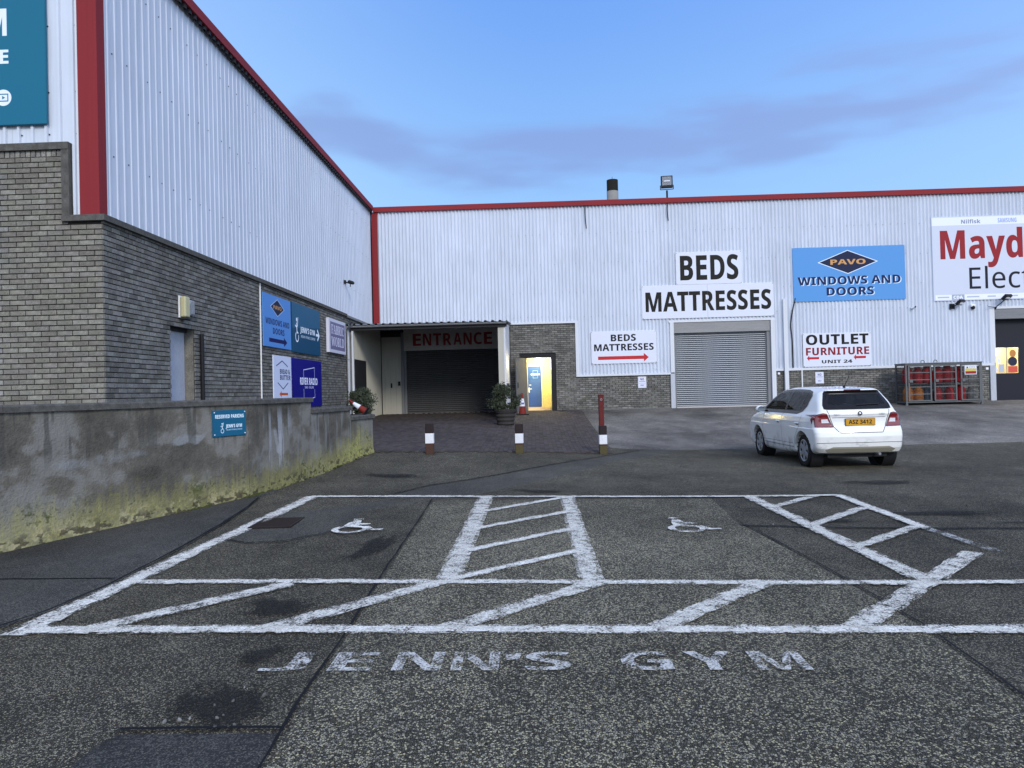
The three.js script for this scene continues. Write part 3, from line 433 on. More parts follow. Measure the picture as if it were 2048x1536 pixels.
  const R = thing('retaining_wall', 'stained grey rendered retaining wall with stepped coping, green with algae along its foot', 'wall');
  const at = (u) => { if (u < l1) { const t = u / l1; return [lerp(W0[0], WB[0], t), lerp(W0[1], WB[1], t)]; } const t = (u - l1) / l2; return [lerp(WB[0], WC[0], t), lerp(WB[1], WC[1], t)]; };
  const nrm = (u) => { const [dx, dz] = u < l1 ? [WB[0] - W0[0], WB[1] - W0[1]] : [WC[0] - WB[0], WC[1] - WB[1]], l = Math.hypot(dx, dz); return [-dz / l, dx / l]; };   // towards the yard (+x)
  const uOf = (z) => l1 + l2 * (z - WB[1]) / (WC[1] - WB[1]), u1 = uOf(-12.62), u2 = uOf(-14.29), T = 0.22;
  const topAt = (u) => (u < u1 ? 1.435 : u < u2 ? 1.245 : 1.055);
  const seg = (a, b, name) => { // face, back, top and ends of one pour, slightly uneven at the foot
    const top = topAt((a + b) / 2), n = Math.ceil((b - a) / 0.06);
    const face = gridGeo(n, 24, (p, q) => { const u = lerp(a, b, p), [x, z] = at(u), N = nrm(Math.min(Math.max(u, 0), L - 1e-3)), y0 = ground(x, z) - 0.08, y = lerp(y0, top, q), v = y - ground(x, z), k = 0.020 * (fbm(u * 4, v * 4, 151, 4) - 0.5) + ss(0.2, 0.0, v) * 0.05 * Math.max(0, fbm(u * 6, v * 8, 153, 4) - 0.42); return [x + N[0] * k, y, z + N[1] * k]; }, (p, q, P) => [(lerp(a, b, p) - U0) / UL, (P[1] + 0.05) / VH]);
    const back = gridGeo(n, 1, (p, q) => { const u = lerp(b, a, p), [x, z] = at(u), N = nrm(Math.min(u, L - 1e-3)); return [x - N[0] * T, lerp(0, top, q), z - N[1] * T]; }, (p, q, P) => [(lerp(b, a, p) - U0) / UL, (P[1] + 0.05) / VH]);
    const end = (u) => { const [x, z] = at(u), N = nrm(Math.min(u, L - 1e-3)); return gridGeo(1, 6, (p, q) => { const k = (1 - p) * -T; return [x + N[0] * -T * p, lerp(ground(x, z) - 0.08, top, q), z + N[1] * -T * p]; }, (p, q, P) => [(u - U0 + p * T) / UL, (P[1] + 0.05) / VH]); };
    return part(R, name, join([face, back, end(b - 0.0001), end(a + 0.0001)]), M.render);
  };
  const jt = [0, uA - 0.2, uA + 3.54, uA + 4.12, u1, u2, L]; // pours part at the vertical joints
  for (let i = 0; i + 1 < jt.length; i++) seg(jt[i] + (i && i < 4 ? 0.004 : 0), jt[i + 1] - (i < 3 ? 0.004 : 0), 'wall_panel');
  const cap = (a, b) => { // one coping stone
    const top = topAt((a + b) / 2), n = Math.max(1, Math.ceil((b - a) / 0.3)), pts = [[0.035, 0], [0.035, 0.06], [0.022, 0.075], [-T - 0.025, 0.08], [-T - 0.035, 0.06], [-T - 0.035, 0], [0.035, 0]];
    const g = gridGeo(n, pts.length - 1, (p, q) => { const u = lerp(a, b, p), [x, z] = at(u), N = nrm(Math.min(u, L - 1e-3)), [d, y] = pts[Math.round(q * (pts.length - 1))]; return [x + N[0] * d, top + 0.002 + y, z + N[1] * d]; }).toNonIndexed(); g.computeVertexNormals();
    const ends = [a, b].map((u) => { const [x, z] = at(u), N = nrm(Math.min(u, L - 1e-3)), s = new THREE.BufferGeometry(), P = []; for (let i = 1; i < 5; i++) for (const k of [0, i, i + 1]) P.push(x + N[0] * pts[k][0], top + 0.002 + pts[k][1], z + N[1] * pts[k][0]); s.setAttribute('position', new THREE.Float32BufferAttribute(P, 3)); s.setAttribute('uv', new THREE.Float32BufferAttribute(new Float32Array(P.length / 3 * 2), 2)); s.computeVertexNormals(); return s; });
    part(R, 'coping_stone', worldUV(join([g, ...ends])), M.coping);
  };
  for (const [a, b] of [[0, u1 + 0.03], [u1 + 0.0, u2 + 0.03], [u2 + 0.0, L + 0.05]]) { const k = Math.max(1, Math.round((b - a) / 1.9)); for (let i = 0; i < k; i++) cap(lerp(a, b, i / k) + (i ? 0.005 : 0), lerp(a, b, (i + 1) / k)); }
  // raised walk behind the wall
  struct('terrace', worldUV(gridGeo(20, 60, (p, q) => { const u = lerp(0, L, q), [x, z] = at(u), N = nrm(Math.min(u, L - 1e-3)), xr = x - N[0] * T * 0.8; return [lerp(-14 + 7.94 * ss(-9.9, -10.4, z), xr, p), 0.78, z]; })), M.slab);
  struct('terrace_end', worldUV(join([bb(XL, -3.6, 0.1, 0.78, -15.4, -15.46)])), M.slab);
  { // moss and weeds rooted in the joint at the wall's foot
    const Rn = rng(161), geo = []; for (let i = 0; i < 170; i++) { const u = uA + (i < 90 ? 3.4 + Rn() * 0.5 : i < 130 ? 2.4 + Rn() * 0.4 : 4 + Rn() * 4.2), [x, z] = at(Math.min(u, L)), N = nrm(Math.min(u, L - 1e-3)), s = 0.010 + 0.028 * Rn() * Rn(), d = 0.01 + 0.05 * Rn() * Rn(); const g = new THREE.IcosahedronGeometry(s, 0).scale(1.3, 0.6, 1).rotateY(Rn() * 6).translate(x + N[0] * d, ground(x, z) + 0.02 + s * 0.2, z + N[1] * d); geo.push(g); }
    const m = new THREE.Mesh(join(geo), std({ rgb: [0.055, 0.062, 0.018], roughness: 1 })); m.name = 'moss_tuft'; m.castShadow = m.receiveShadow = true; m.userData = { kind: 'stuff', label: 'low moss growing along the foot of the rendered wall', category: 'moss' }; scene.add(m);
  }
}

// ---------------------------------------------------------------- printed faces
let _lp; const lastPrint = () => _lp;
function fit(c, txt, x0, x1, yb, cap, weight = 'bold', family = 'sans-serif') { c.save(); c.font = `${weight} 100px ${family}`; c.textBaseline = 'alphabetic'; c.textAlign = 'left'; const w = c.measureText(txt).width; c.translate(x0, yb); c.scale((x1 - x0) / w, cap / 72); c.fillText(txt, 0, 0); if (weight === 'bold' && family === 'sans-serif') { c.lineWidth = 1.8; c.lineJoin = 'miter'; c.strokeStyle = c.fillStyle; c.strokeText(txt, 0, 0); } c.restore(); }
function printPlane(w, h, draw, px, bg = [208, 211, 222]) {
  const cv = document.createElement('canvas'); cv.width = px; cv.height = Math.max(16, Math.round(px * h / w)); const c = cv.getContext('2d'); c.fillStyle = `rgb(${bg.join(',')})`; c.fillRect(0, 0, cv.width, cv.height); draw(c, cv.width, cv.height);
  const t = new THREE.CanvasTexture(cv); t.colorSpace = THREE.SRGBColorSpace; t.anisotropy = 8; _lp = std({ map: t, roughness: 0.62 }); return new THREE.PlaneGeometry(w, h);
}
function sign(name, label, w, h, pos, turn, draw, px, bg, opt = {}) {      // pos = centre on the wall; front face looks along +z before turning
  const t = thing(name, label, opt.cat ?? 'sign', pos, turn, opt.group), d = opt.d ?? 0.03;
  part(t, 'panel', rbox(w, h, d, 0, 0, d / 2, Math.min(0.006, d / 3), 1), std({ rgb: bg ? bg.map((v) => (v / 255) ** 2.2) : [0.75, 0.75, 0.77], roughness: 0.5 }));
  const g = printPlane(w - 0.012, h - 0.012, draw, px, bg); g.translate(0, 0, d + 0.003); part(t, 'printed_face', g, lastPrint());
  if (opt.screws) for (const [a, b] of [[-1, -1], [1, -1], [-1, 1], [1, 1]]) part(t, 'fixing', new THREE.CylinderGeometry(opt.screws, opt.screws, 0.006, 8).rotateX(Math.PI / 2).translate(a * (w / 2 - 0.03), b * (h / 2 - 0.03), d + 0.006), opt.screws > 0.01 ? M.galv : M.white);
  return t;
}
const poly = (c, P) => { c.beginPath(); P.forEach(([x, y], i) => i ? c.lineTo(x, y) : c.moveTo(x, y)); c.closePath(); };
const arrowR = (c, x0, x1, y, t, hd) => { poly(c, [[x0, y - t / 2], [x1 - hd, y - t / 2], [x1 - hd, y - t * 1.25], [x1, y], [x1 - hd, y + t * 1.25], [x1 - hd, y + t / 2], [x0, y + t / 2]]); c.fill(); };
function wheelMan(c, x, y, s, ink) { c.save(); c.translate(x, y); c.scale(s, s); c.strokeStyle = c.fillStyle = ink; c.lineCap = 'round'; c.beginPath(); c.arc(0.0, 0.28, 0.18, -0.35, 4.1); c.lineWidth = 0.06; c.stroke(); c.beginPath(); c.arc(-0.02, -0.40, 0.075, 0, 7); c.fill(); c.lineWidth = 0.075; c.beginPath(); c.moveTo(-0.03, -0.25); c.lineTo(0.0, 0.08); c.lineTo(0.12, 0.12); c.stroke(); c.lineWidth = 0.055; c.beginPath(); c.moveTo(-0.2, -0.16); c.quadraticCurveTo(0.0, -0.06, 0.08, -0.2); c.lineTo(0.14, -0.48); c.stroke(); c.restore(); }

// ---------------------------------------------------------------- the long unit across the back
const frontZ = (u, y, d) => [u, y, ZB + d];
function rollerShutter(parent, x0, x1, y0, y1, z, mat, railMat, barMat) {      // every slat its own curved lath
  const n = Math.floor((y1 - y0 - 0.06) / 0.075), w = x1 - x0, s = new THREE.Shape([[0, 0], [0.016, 0.004], [0.031, 0.018], [0.035, 0.034], [0.030, 0.052], [0.012, 0.066], [0, 0.069], [-0.006, 0.06], [-0.006, 0.01]].map(([a, b]) => new THREE.Vector2(a, b)));
  const g = toCreasedNormals(new THREE.ExtrudeGeometry(s, { depth: w, bevelEnabled: false, steps: 1 }).rotateY(-Math.PI / 2).translate(w / 2, 0, 0).toNonIndexed(), 0.7);
  const S = new THREE.Group(); S.name = 'roller_shutter'; parent.add(S); S.position.set((x0 + x1) / 2, y0, z);
  for (let i = 0; i < n; i++) { const m = part(S, 'slat', g, mat); m.position.y = 0.06 + i * 0.075; }
  part(S, 'bottom_bar', rbox(w, 0.06, 0.05, 0, 0.03, 0.005, 0.008), barMat);
  part(S, 'curtain_core', box(w, y1 - y0, 0.006, 0, (y1 - y0) / 2, -0.03), M.black);
  for (const k of [-1, 1]) part(S, 'guide_rail', rbox(0.09, y1 - y0, 0.10, k * (w / 2 + 0.03), (y1 - y0) / 2, 0.0, 0.008), railMat);
  return S;
}
{
  const B = thing('warehouse_unit', 'long low warehouse across the back, white corrugated cladding with red roof edge', 'building');
  const top = 8.47, sp = sineProf(0.056);
  const P = [[-5.85, -0.9, 3.98], [-0.9, 1.62, 4.12], [1.62, 5.10, 2.08], [5.10, 8.95, 4.0], [8.95, 17.0, 2.12], [17.0, 25, 4.2]];
  { let k = 0; const SW = 0.133 * 8; for (const [a, b, y] of P) for (let i = 0; a + i * SW < b - 0.02; i++) { const p = a + i * SW, q = Math.min(b, p + SW), o = (k % 2) * 0.003; part(B, 'cladding_sheet', corrugated(p, q, y, top, 0.133, sp, (u, v, d) => [u, v, ZB + d + o]), M.sheets[(k * 7) % 4]); k++; } }
  part(B, 'backing_wall', join([bb(-5.9, 25, 4.25, top, ZB - 0.1, ZB - 0.02), bb(-0.9, -0.55, 0.3, 4.25, ZB - 0.25, ZB - 0.02), bb(-0.55, 0.80, 2.95, 4.25, ZB - 0.25, ZB - 0.02), bb(0.80, 5.1, 0.3, 4.25, ZB - 0.25, ZB - 0.02), bb(5.1, 8.95, 3.95, 4.25, ZB - 0.25, ZB - 0.02), bb(8.95, 17.0, 0.3, 4.25, ZB - 0.25, ZB - 0.02)]), M.mortar);
  part(B, 'rear_shell', join([bb(-5.9, 25.1, 8.3, 8.4, ZB - 0.1, -60), bb(25, 25.1, 0.3, 8.4, ZB - 0.05, -60), bb(-5.9, 25.1, 0.3, 8.4, -59.9, -60)]), M.greySteel);
  // brick panels
  const br = [...layBricks(-0.9, 1.56, 0.72, 4.08, [[-0.55, 0.80, 0, 2.95]]), ...layBricks(1.56, 5.1, 0.72, 2.04, [], 0), ...layBricks(8.98, 16.8, 0.72, 2.06, [])];
  part(B, 'brickwork', brickMesh(br, (u, y, d) => [u, y, ZB - 0.006 + d], 0.78, 171, 0.008), M.brickMerged, 'stuff');
  part(B, 'plinth_strip', worldUV(bb(2.15, 5.1, 0.70, 0.80, ZB - 0.02, ZB + 0.05)), M.slab);
  // white flashings
  const tr = (a, b, c, d) => bb(a, b, c, d, ZB - 0.01, ZB + 0.06);
  part(B, 'flashing', join([tr(-0.9, 1.56, 4.06, 4.13)]), M.trimWhite); part(B, 'flashing', join([tr(1.56, 1.68, 2.03, 4.13)]), M.trimWhite); part(B, 'flashing', join([tr(1.68, 5.10, 2.03, 2.10)]), M.trimWhite);
  part(B, 'flashing', join([tr(8.98, 17.0, 2.06, 2.15)]), M.trimWhite); part(B, 'flashing', join([tr(5.05, 9.0, 3.97, 4.05)]), M.trimWhite); part(B, 'flashing', tr(16.86, 17.04, 2.15, 4.22), M.trimWhite); part(B, 'flashing', tr(17.04, 25, 4.15, 4.24), M.trimWhite);
  part(B, 'door_post', bb(5.08, 5.24, 0.72, 2.06, ZB - 0.1, ZB + 0.07), M.galvPale); part(B, 'door_post', bb(5.10, 5.24, 2.10, 3.97, ZB - 0.1, ZB + 0.07), M.trimWhite);
  part(B, 'door_post', bb(8.84, 8.99, 0.72, 3.97, ZB - 0.1, ZB + 0.07), M.trimWhite); part(B, 'door_post', bb(16.82, 17.02, 0.72, 2.06, ZB - 0.1, ZB + 0.065), M.galvPale);
  // red edges
  part(B, 'roof_edge', bb(-5.98, 25.1, 8.46, 8.65, ZB - 0.2, ZB + 0.13), M.red); part(B, 'corner_trim', bb(-6.05, -5.84, 4.0, 8.46, ZB - 0.05, ZB + 0.075), M.red);
  // main roller shutter
  rollerShutter(B, 5.30, 8.68, 0.75, 3.62, ZB - 0.13, std({ rgb: [0.24, 0.26, 0.285], roughness: 0.42, metalness: 0.35, map: grain }), M.greySteel, std({ rgb: [0.5, 0.47, 0.45], roughness: 0.6, map: grain }));
  part(B, 'shutter_hood', rbox(3.58, 0.40, 0.16, 7.03, 3.77, ZB - 0.05, 0.01), std({ rgb: [0.27, 0.265, 0.26], roughness: 0.55, map: grain })); part(B, 'shutter_jamb', bb(8.70, 8.86, 0.75, 3.6, ZB - 0.2, ZB - 0.02), M.greySteel);
  // screws in rows
  const R = rng(173), dots = []; for (const y of [7.42, 6.3, 5.22, 4.3]) for (let x = -5.6; x < 18.6; x += 0.266) { if (R() < 0.25) continue; dots.push(screwDot(x + 0.066, y + (R() - 0.5) * 0.04, ZB + 0.036, 'z')); } for (let x = 1.9; x < 5; x += 0.532) dots.push(screwDot(x, 2.24, ZB + 0.036, 'z'));
  part(B, 'screw_head', join(dots), M.greySteel, 'stuff');
  // downpipe, cables
  part(B, 'downpipe', join([bb(9.29, 9.43, 1.0, 4.72, ZB + 0.04, ZB + 0.15)]), M.trimWhite); part(B, 'conduit', bar([9.95, 0.75, ZB + 0.03], [9.95, 2.06, ZB + 0.03], 0.03), M.pvc);
  part(B, 'loose_cable', tube([[9.77, 4.75, ZB + 0.06], [9.66, 4.3, ZB + 0.07], [9.57, 3.76, ZB + 0.08], [9.60, 3.3, ZB + 0.08], [9.62, 2.83, ZB + 0.06], [9.62, 2.16, ZB + 0.06]], 0.022), M.black);
  part(B, 'loose_cable', tube([[2.05, 8.46, ZB + 0.09], [2.04, 8.1, ZB + 0.10], [2.08, 7.6, ZB + 0.05]], 0.016), M.black); part(B, 'loose_cable', tube([[5.14, 8.46, ZB + 0.09], [5.11, 8.2, ZB + 0.11], [5.15, 7.8, ZB + 0.05]], 0.018), M.black);
  part(B, 'sensor', rbox(0.08, 0.08, 0.06, 9.1, 1.96, ZB + 0.02, 0.01), M.white); part(B, 'sensor', rbox(0.10, 0.09, 0.06, 16.72, 1.95, ZB + 0.02, 0.01), M.white);

  // ---- lit doorway with the steel door swung open
  const dr = (a, b, c, d, z0 = ZB - 0.2, z1 = ZB + 0.03) => bb(a, b, c, d, z0, z1);
  part(B, 'door_frame', join([dr(-0.53, -0.29, 2.79, 2.93), dr(-0.29, 0.62, 2.79, 2.93), dr(0.62, 0.78, 0.72, 2.93), dr(-0.35, -0.285, 0.72, 2.79, ZB - 0.2, ZB + 0.0)]), M.black);
  const leaf = part(B, 'steel_door', rbox(0.90, 2.06, 0.045, -0.45, 1.03, 0, 0.006), std({ rgb: [0.125, 0.125, 0.13], roughness: 0.6, map: rep(grain, 1.3) })); leaf.position.set(-0.30, 0.715, ZB + 0.05); leaf.rotation.y = 1.13;
  part(leaf, 'door_handle', join([rbox(0.05, 0.2, 0.02, -0.82, 1.05, 0.035, 0.006), rbox(0.05, 0.2, 0.02, -0.82, 1.05, -0.035, 0.006), bar([-0.82, 1.1, -0.07], [-0.72, 1.1, -0.07], 0.012)]), M.dark);
  const cream = std({ rgb: [0.72, 0.66, 0.34], roughness: 0.75, map: rep(grain, 0.8) }), z1 = ZB - 1.75;
  const lob = part(B, 'lobby', join([bb(-0.33, -0.285, 0.6, 2.85, z1, ZB - 0.2), bb(0.62, 0.66, 0.6, 2.85, z1, ZB - 0.2), bb(-0.33, 0.66, 2.79, 2.85, z1, ZB - 0.2), bb(-0.33, 0.66, 0.6, 2.85, z1 - 0.05, z1)]), cream);
  part(lob, 'lobby_floor', bb(-0.3, 0.64, 0.60, 0.715, z1, ZB + 0.02), std({ rgb: [0.55, 0.5, 0.38], roughness: 0.7 }));
  for (let i = 0; i < 2; i++) part(lob, 'step', bb(-0.28, 0.6, 0.7, 0.80 + i * 0.09, z1, z1 + 0.62 - i * 0.3), std({ rgb: [0.62, 0.50, 0.40], roughness: 0.7, map: grain }));
  const blue = part(lob, 'inner_door', rbox(0.54, 1.62, 0.04, -0.02, 1.72, z1 + 0.04, 0.005), std({ rgb: [0.035, 0.085, 0.32], roughness: 0.6 }));
  part(blue, 'door_print', printPlane(0.46, 0.42, (c, w, h) => { c.strokeStyle = '#cfe0f5'; c.lineWidth = 3; c.strokeRect(w * 0.34, h * 0.14, w * 0.4, h * 0.7); c.fillStyle = 'rgb(42,80,152)'; c.fillRect(w * 0.2, h * 0.36, w * 0.7, h * 0.26); c.fillStyle = '#f4f8ff'; fit(c, 'RIVER RADIO', w * 0.16, w * 0.92, h * 0.56, h * 0.13); }, 256, [42, 80, 152]).translate(0.0, 2.2, z1 + 0.064), lastPrint());
  part(blue, 'door_handle', join([bar([-0.24, 1.62, z1 + 0.07], [-0.13, 1.62, z1 + 0.07], 0.014), rbox(0.04, 0.2, 0.02, -0.24, 1.58, z1 + 0.065, 0.005), bar([-0.24, 1.78, z1 + 0.07], [-0.15, 1.78, z1 + 0.07], 0.010)]), M.white);
  part(lob, 'inner_frame', join([bb(-0.285, 0.35, 2.535, 2.61, z1 + 0.002, z1 + 0.08), bb(0.26, 0.30, 0.9, 2.54, z1 + 0.002, z1 + 0.08)]), std({ rgb: [0.75, 0.72, 0.6], roughness: 0.6 }));
  for (const [y, zz] of [[2.3, -0.8], [1.75, -0.9], [1.2, -0.6], [1.0, -0.9]]) part(lob, 'notice', bb(0.612, 0.62, y - 0.09, y + 0.09, ZB + zz - 0.08, ZB + zz + 0.08), std({ rgb: [0.6, 0.55, 0.42], roughness: 0.8 }));
  part(lob, 'lamp_panel', bb(-0.05, 0.4, 2.765, 2.785, ZB - 1.25, ZB - 0.65), new THREE.MeshStandardMaterial({ color: 0x222222, emissive: new THREE.Color(1, 0.86, 0.45), emissiveIntensity: 2.2 }));
  const lp = new THREE.PointLight(new THREE.Color(1, 0.88, 0.54), 7.5, 0, 2); lp.position.set(0.17, 2.66, ZB - 0.95); lp.castShadow = true; lp.shadow.radius = 6; scene.add(lp);

  // ---- open unit at the far right: dark doors with a lit hatch window
  part(B, 'shutter_hood', rbox(7.9, 0.36, 0.3, 21.0, 3.95, ZB - 0.08, 0.01), M.greySteel);
  const navy = std({ rgb: [0.012, 0.013, 0.020], roughness: 0.5 }), zr = ZB - 0.25;
  part(B, 'dark_door', join([bb(17.02, 25, 2.72, 3.8, zr - 0.05, zr), bb(17.02, 25, 0.74, 1.76, zr - 0.05, zr), bb(18.06, 25, 1.76, 2.72, zr - 0.05, zr), bb(16.98, 17.03, 0.74, 3.8, zr - 0.2, ZB - 0.02)]), navy);
  const room = part(B, 'kiosk_room', join([bb(16.8, 18.6, 1.5, 3.0, zr - 1.3, zr - 1.25), bb(16.75, 16.8, 1.5, 3.0, zr - 1.3, zr - 0.06), bb(18.6, 18.65, 1.5, 3.0, zr - 1.3, zr - 0.06), bb(16.75, 18.65, 2.95, 3.0, zr - 1.3, zr - 0.06), bb(16.75, 18.65, 1.5, 1.55, zr - 1.3, zr - 0.06)]), std({ rgb: [0.6, 0.55, 0.4], roughness: 0.8 }));
  part(room, 'shelf_unit', join([bb(16.82, 17.75, 1.55, 2.52, zr - 1.2, zr - 0.9)]), M.dark); part(room, 'ceiling_lamp', bb(17.2, 18.2, 2.92, 2.945, zr - 0.8, zr - 0.4), new THREE.MeshStandardMaterial({ color: 0x222222, emissive: new THREE.Color(1, 0.9, 0.62), emissiveIntensity: 2.0 }));
  for (const [x, y, w, h, c] of [[17.12, 2.2, 0.1, 0.2, 0], [17.36, 2.22, 0.1, 0.22, 0], [17.18, 1.9, 0.24, 0.2, 0], [17.44, 1.95, 0.2, 0.3, 1], [17.86, 1.9, 0.34, 0.24, 2]]) part(room, 'notice_sheet', bb(x - w / 2, x + w / 2, y - h / 2, y + h / 2, zr - 0.045, zr - 0.04), [M.white, std({ rgb: [0.45, 0.5, 0.55], roughness: 0.7 }), std({ rgb: [0.6, 0.09, 0.06], roughness: 0.6 })][c]);
  part(room, 'round_poster', new THREE.CylinderGeometry(0.17, 0.17, 0.006, 28).rotateX(Math.PI / 2).translate(17.86, 2.2, zr - 0.05), std({ rgb: [0.02, 0.025, 0.05], roughness: 0.6 })); part(room, 'poster_plume', new THREE.SphereGeometry(0.12, 14, 10).scale(1, 1.2, 0.1).translate(17.88, 2.5, zr - 0.06), std({ rgb: [0.5, 0.22, 0.06], roughness: 0.7 }));
  part(room, 'window_bar', bb(17.62, 17.66, 1.76, 2.72, zr - 0.05, zr - 0.01), std({ rgb: [0.6, 0.55, 0.4], roughness: 0.6 }));
  const kl = new THREE.PointLight(new THREE.Color(1, 0.86, 0.55), 6.0, 0, 2); kl.position.set(17.7, 2.8, zr - 0.6); kl.castShadow = true; kl.shadow.radius = 6; scene.add(kl);
}

// ---------------------------------------------------------------- entrance canopy: a lean-to box before the back wall
{
  const C = thing('entrance_canopy', 'dark covered entrance with corrugated lean-to roof, cream side walls and roller shutter', 'entrance');
  const zf = -24.2, xl = -5.88, xr = -0.92, yf = 3.76, yb = 4.05, roofY = (z) => lerp(yf, yb, (z - zf) / (ZB - zf));
  part(C, 'roof_sheet', corrugated(xl - 0.25, xr + 0.08, 0, 1, 0.235, ribProf(0.045, 0.22), (u, v, d) => { const z = lerp(zf + 0.22, ZB + 0.02, v); return [u, roofY(z) + 0.05 + d, z]; }), M.greySteel);
  part(C, 'eaves_board', bb(xl - 0.1, xr + 0.05, yf - 0.12, yf + 0.03, zf - 0.02, zf + 0.06), M.dark);
  const gut = part(C, 'gutter', new THREE.CylinderGeometry(0.06, 0.06, xr - xl + 0.3, 10, 1, true, 0, Math.PI).rotateZ(Math.PI / 2).rotateX(Math.PI).translate((xl + xr) / 2 - 0.1, yf + 0.02, zf + 0.12), M.galv); part(gut, 'gutter_end', cyl(0.05, 0.04, 0.10, xl - 0.15, yf - 0.05, zf + 0.12, 10), M.galvPale);
  part(C, 'left_wall', corrugated(-zf, 25.9, (z) => 0.2, (z) => roofY(-z), 0.11, ribProf(0.012, 0.1), (u, y, d) => [xl + d, y, -u]), M.claddingBeige);
  part(C, 'left_wall', corrugated(25.9, 28.58, (z) => 0.2, (z) => roofY(-z), 0.11, ribProf(0.012, 0.1), (u, y, d) => [xl + d, y, -u]), M.claddingBeige);
  part(C, 'side_door', bb(xl + 0.012, xl + 0.03, 0.5, 2.72, -25.9, -24.3), M.dark); part(C, 'corner_post', bb(xl - 0.04, xl + 0.02, 0.3, yf - 0.12, zf - 0.02, zf + 0.04), M.trimWhite);
  part(C, 'front_return', worldUV(bb(XL + 0.0, xl - 0.04, 0.3, yf, zf - 0.08, zf - 0.02)), M.greySteel);
  part(C, 'right_wall', new THREE.ExtrudeGeometry(new THREE.Shape([[-zf, 0.3], [28.26, 0.3], [28.26, yb - 0.02], [-zf, yf - 0.02]].map((p) => new THREE.Vector2(...p))), { depth: 0.05, bevelEnabled: false }).rotateY(Math.PI / 2).translate(xr - 0.05, 0, 0), M.trimWhite);
  part(C, 'right_post', bb(xr - 0.24, xr - 0.05, 0.3, yf - 0.12, zf - 0.16, zf), M.claddingBeige);
  // back of the recess
  const zb = ZB - 0.32;
  part(C, 'name_board', bb(-5.0, -1.0, 3.20, 4.05, zb - 0.03, zb), std({ rgb: [0.50, 0.48, 0.44], roughness: 0.6, map: rep(grain, 0.8) }));
  part(C, 'lintel', bb(-5.88, -5.02, 3.74, 3.9, zb - 0.05, zb + 0.05), M.dark); part(C, 'lintel', bb(-5.88, -0.95, 4.05, 4.3, zb - 0.05, zb), M.dark);
  const pd = part(C, 'panel_door', corrugated(-5.86, -5.10, 0.72, 3.74, 0.21, ribProf(0.012, 0.04), (u, y, d) => [u, y, zb - 0.01 + d]), M.claddingBeige);
  part(pd, 'door_handle', rbox(0.05, 0.18, 0.03, -5.5, 1.88, zb + 0.02, 0.008), M.black); part(pd, 'key_pad', rbox(0.09, 0.16, 0.03, -5.2, 1.95, zb + 0.02, 0.008), M.black);
  part(C, 'jamb', bb(-5.10, -5.0, 0.72, 3.9, zb - 0.05, zb + 0.07), M.greySteel);
  rollerShutter(C, -4.92, -1.15, 0.73, 3.20, zb - 0.02, std({ rgb: [0.09, 0.09, 0.092], roughness: 0.6, map: grain }), M.greySteel, std({ rgb: [0.62, 0.58, 0.54], roughness: 0.5 }));
  part(C, 'closing_wall', bb(-5.95, -0.9, 0.3, 4.3, zb - 0.12, zb - 0.09), M.dark);
  const L = new THREE.Shape(), sh = 'ENTRANCE'; let x = -4.64; const lm = std({ rgb: [0.26, 0.02, 0.02], roughness: 0.6 });
  for (const ch of sh) { const s = font.generateShapes(ch, 0.66), g = new THREE.ExtrudeGeometry(s, { depth: 0.012, bevelEnabled: false, curveSegments: 5 }); g.computeBoundingBox(); const b = g.boundingBox, w = (b.max.x - b.min.x) * 0.93, k = 0.46 / (b.max.y - b.min.y); g.translate(-b.min.x, -b.min.y, 0).scale(0.315 / (b.max.x - b.min.x), k, 1).translate(x, 3.38, zb + 0.002); part(C, 'letter', g, lm); x += 0.390; }
}

// ---------------------------------------------------------------- signs on the back unit
const zs0 = ZB + 0.037;
sign('sign_board', 'white board reading BEDS above the one reading MATTRESSES', 2.44, 1.22, [6.60, 5.985, zs0], 0, (c, w, h) => { c.fillStyle = '#14130f'; fit(c, 'BEDS', w * 0.03, w * 0.965, h * 0.86, h * 0.75); }, 768, undefined, { screws: 0.018 });
{ const t = sign('sign_board', 'long white board reading MATTRESSES over the main roller shutter', 4.90, 1.25, [6.53, 4.745, zs0 + 0.004], 0, (c, w, h) => { c.fillStyle = '#14130f'; fit(c, 'MATTRESSES', w * 0.013, w * 0.985, h * 0.78, h * 0.58); c.fillStyle = 'rgba(120,120,130,0.8)'; c.fillRect(w * 0.498, 0, 2, h); }, 1280, undefined, { screws: 0.018 }); }
sign('arrow_sign', 'white BEDS MATTRESSES sign with red arrow pointing right', 2.44, 1.22, [3.36, 3.095, zs0], 0, (c, w, h) => { c.fillStyle = '#10121a'; fit(c, 'BEDS', w * 0.29, w * 0.695, h * 0.305, h * 0.205); fit(c, 'MATTRESSES', w * 0.03, w * 0.965, h * 0.60, h * 0.205); c.fillStyle = '#b32a2c'; arrowR(c, w * 0.10, w * 0.88, h * 0.825, h * 0.105, w * 0.075); }, 768, undefined, { screws: 0.018 });
function pavo(c, w, h, cx, cy, rw, rh, tw) { poly(c, [[cx - rw, cy], [cx, cy - rh], [cx + rw, cy], [cx, cy + rh]]); c.fillStyle = '#14203f'; c.fill(); c.lineWidth = Math.max(3, w * 0.006); c.strokeStyle = '#dfe9f6'; c.stroke(); c.fillStyle = '#c8945c'; fit(c, 'PAVO', cx - tw, cx + tw, cy + rh * 0.2, rh * 0.45); }
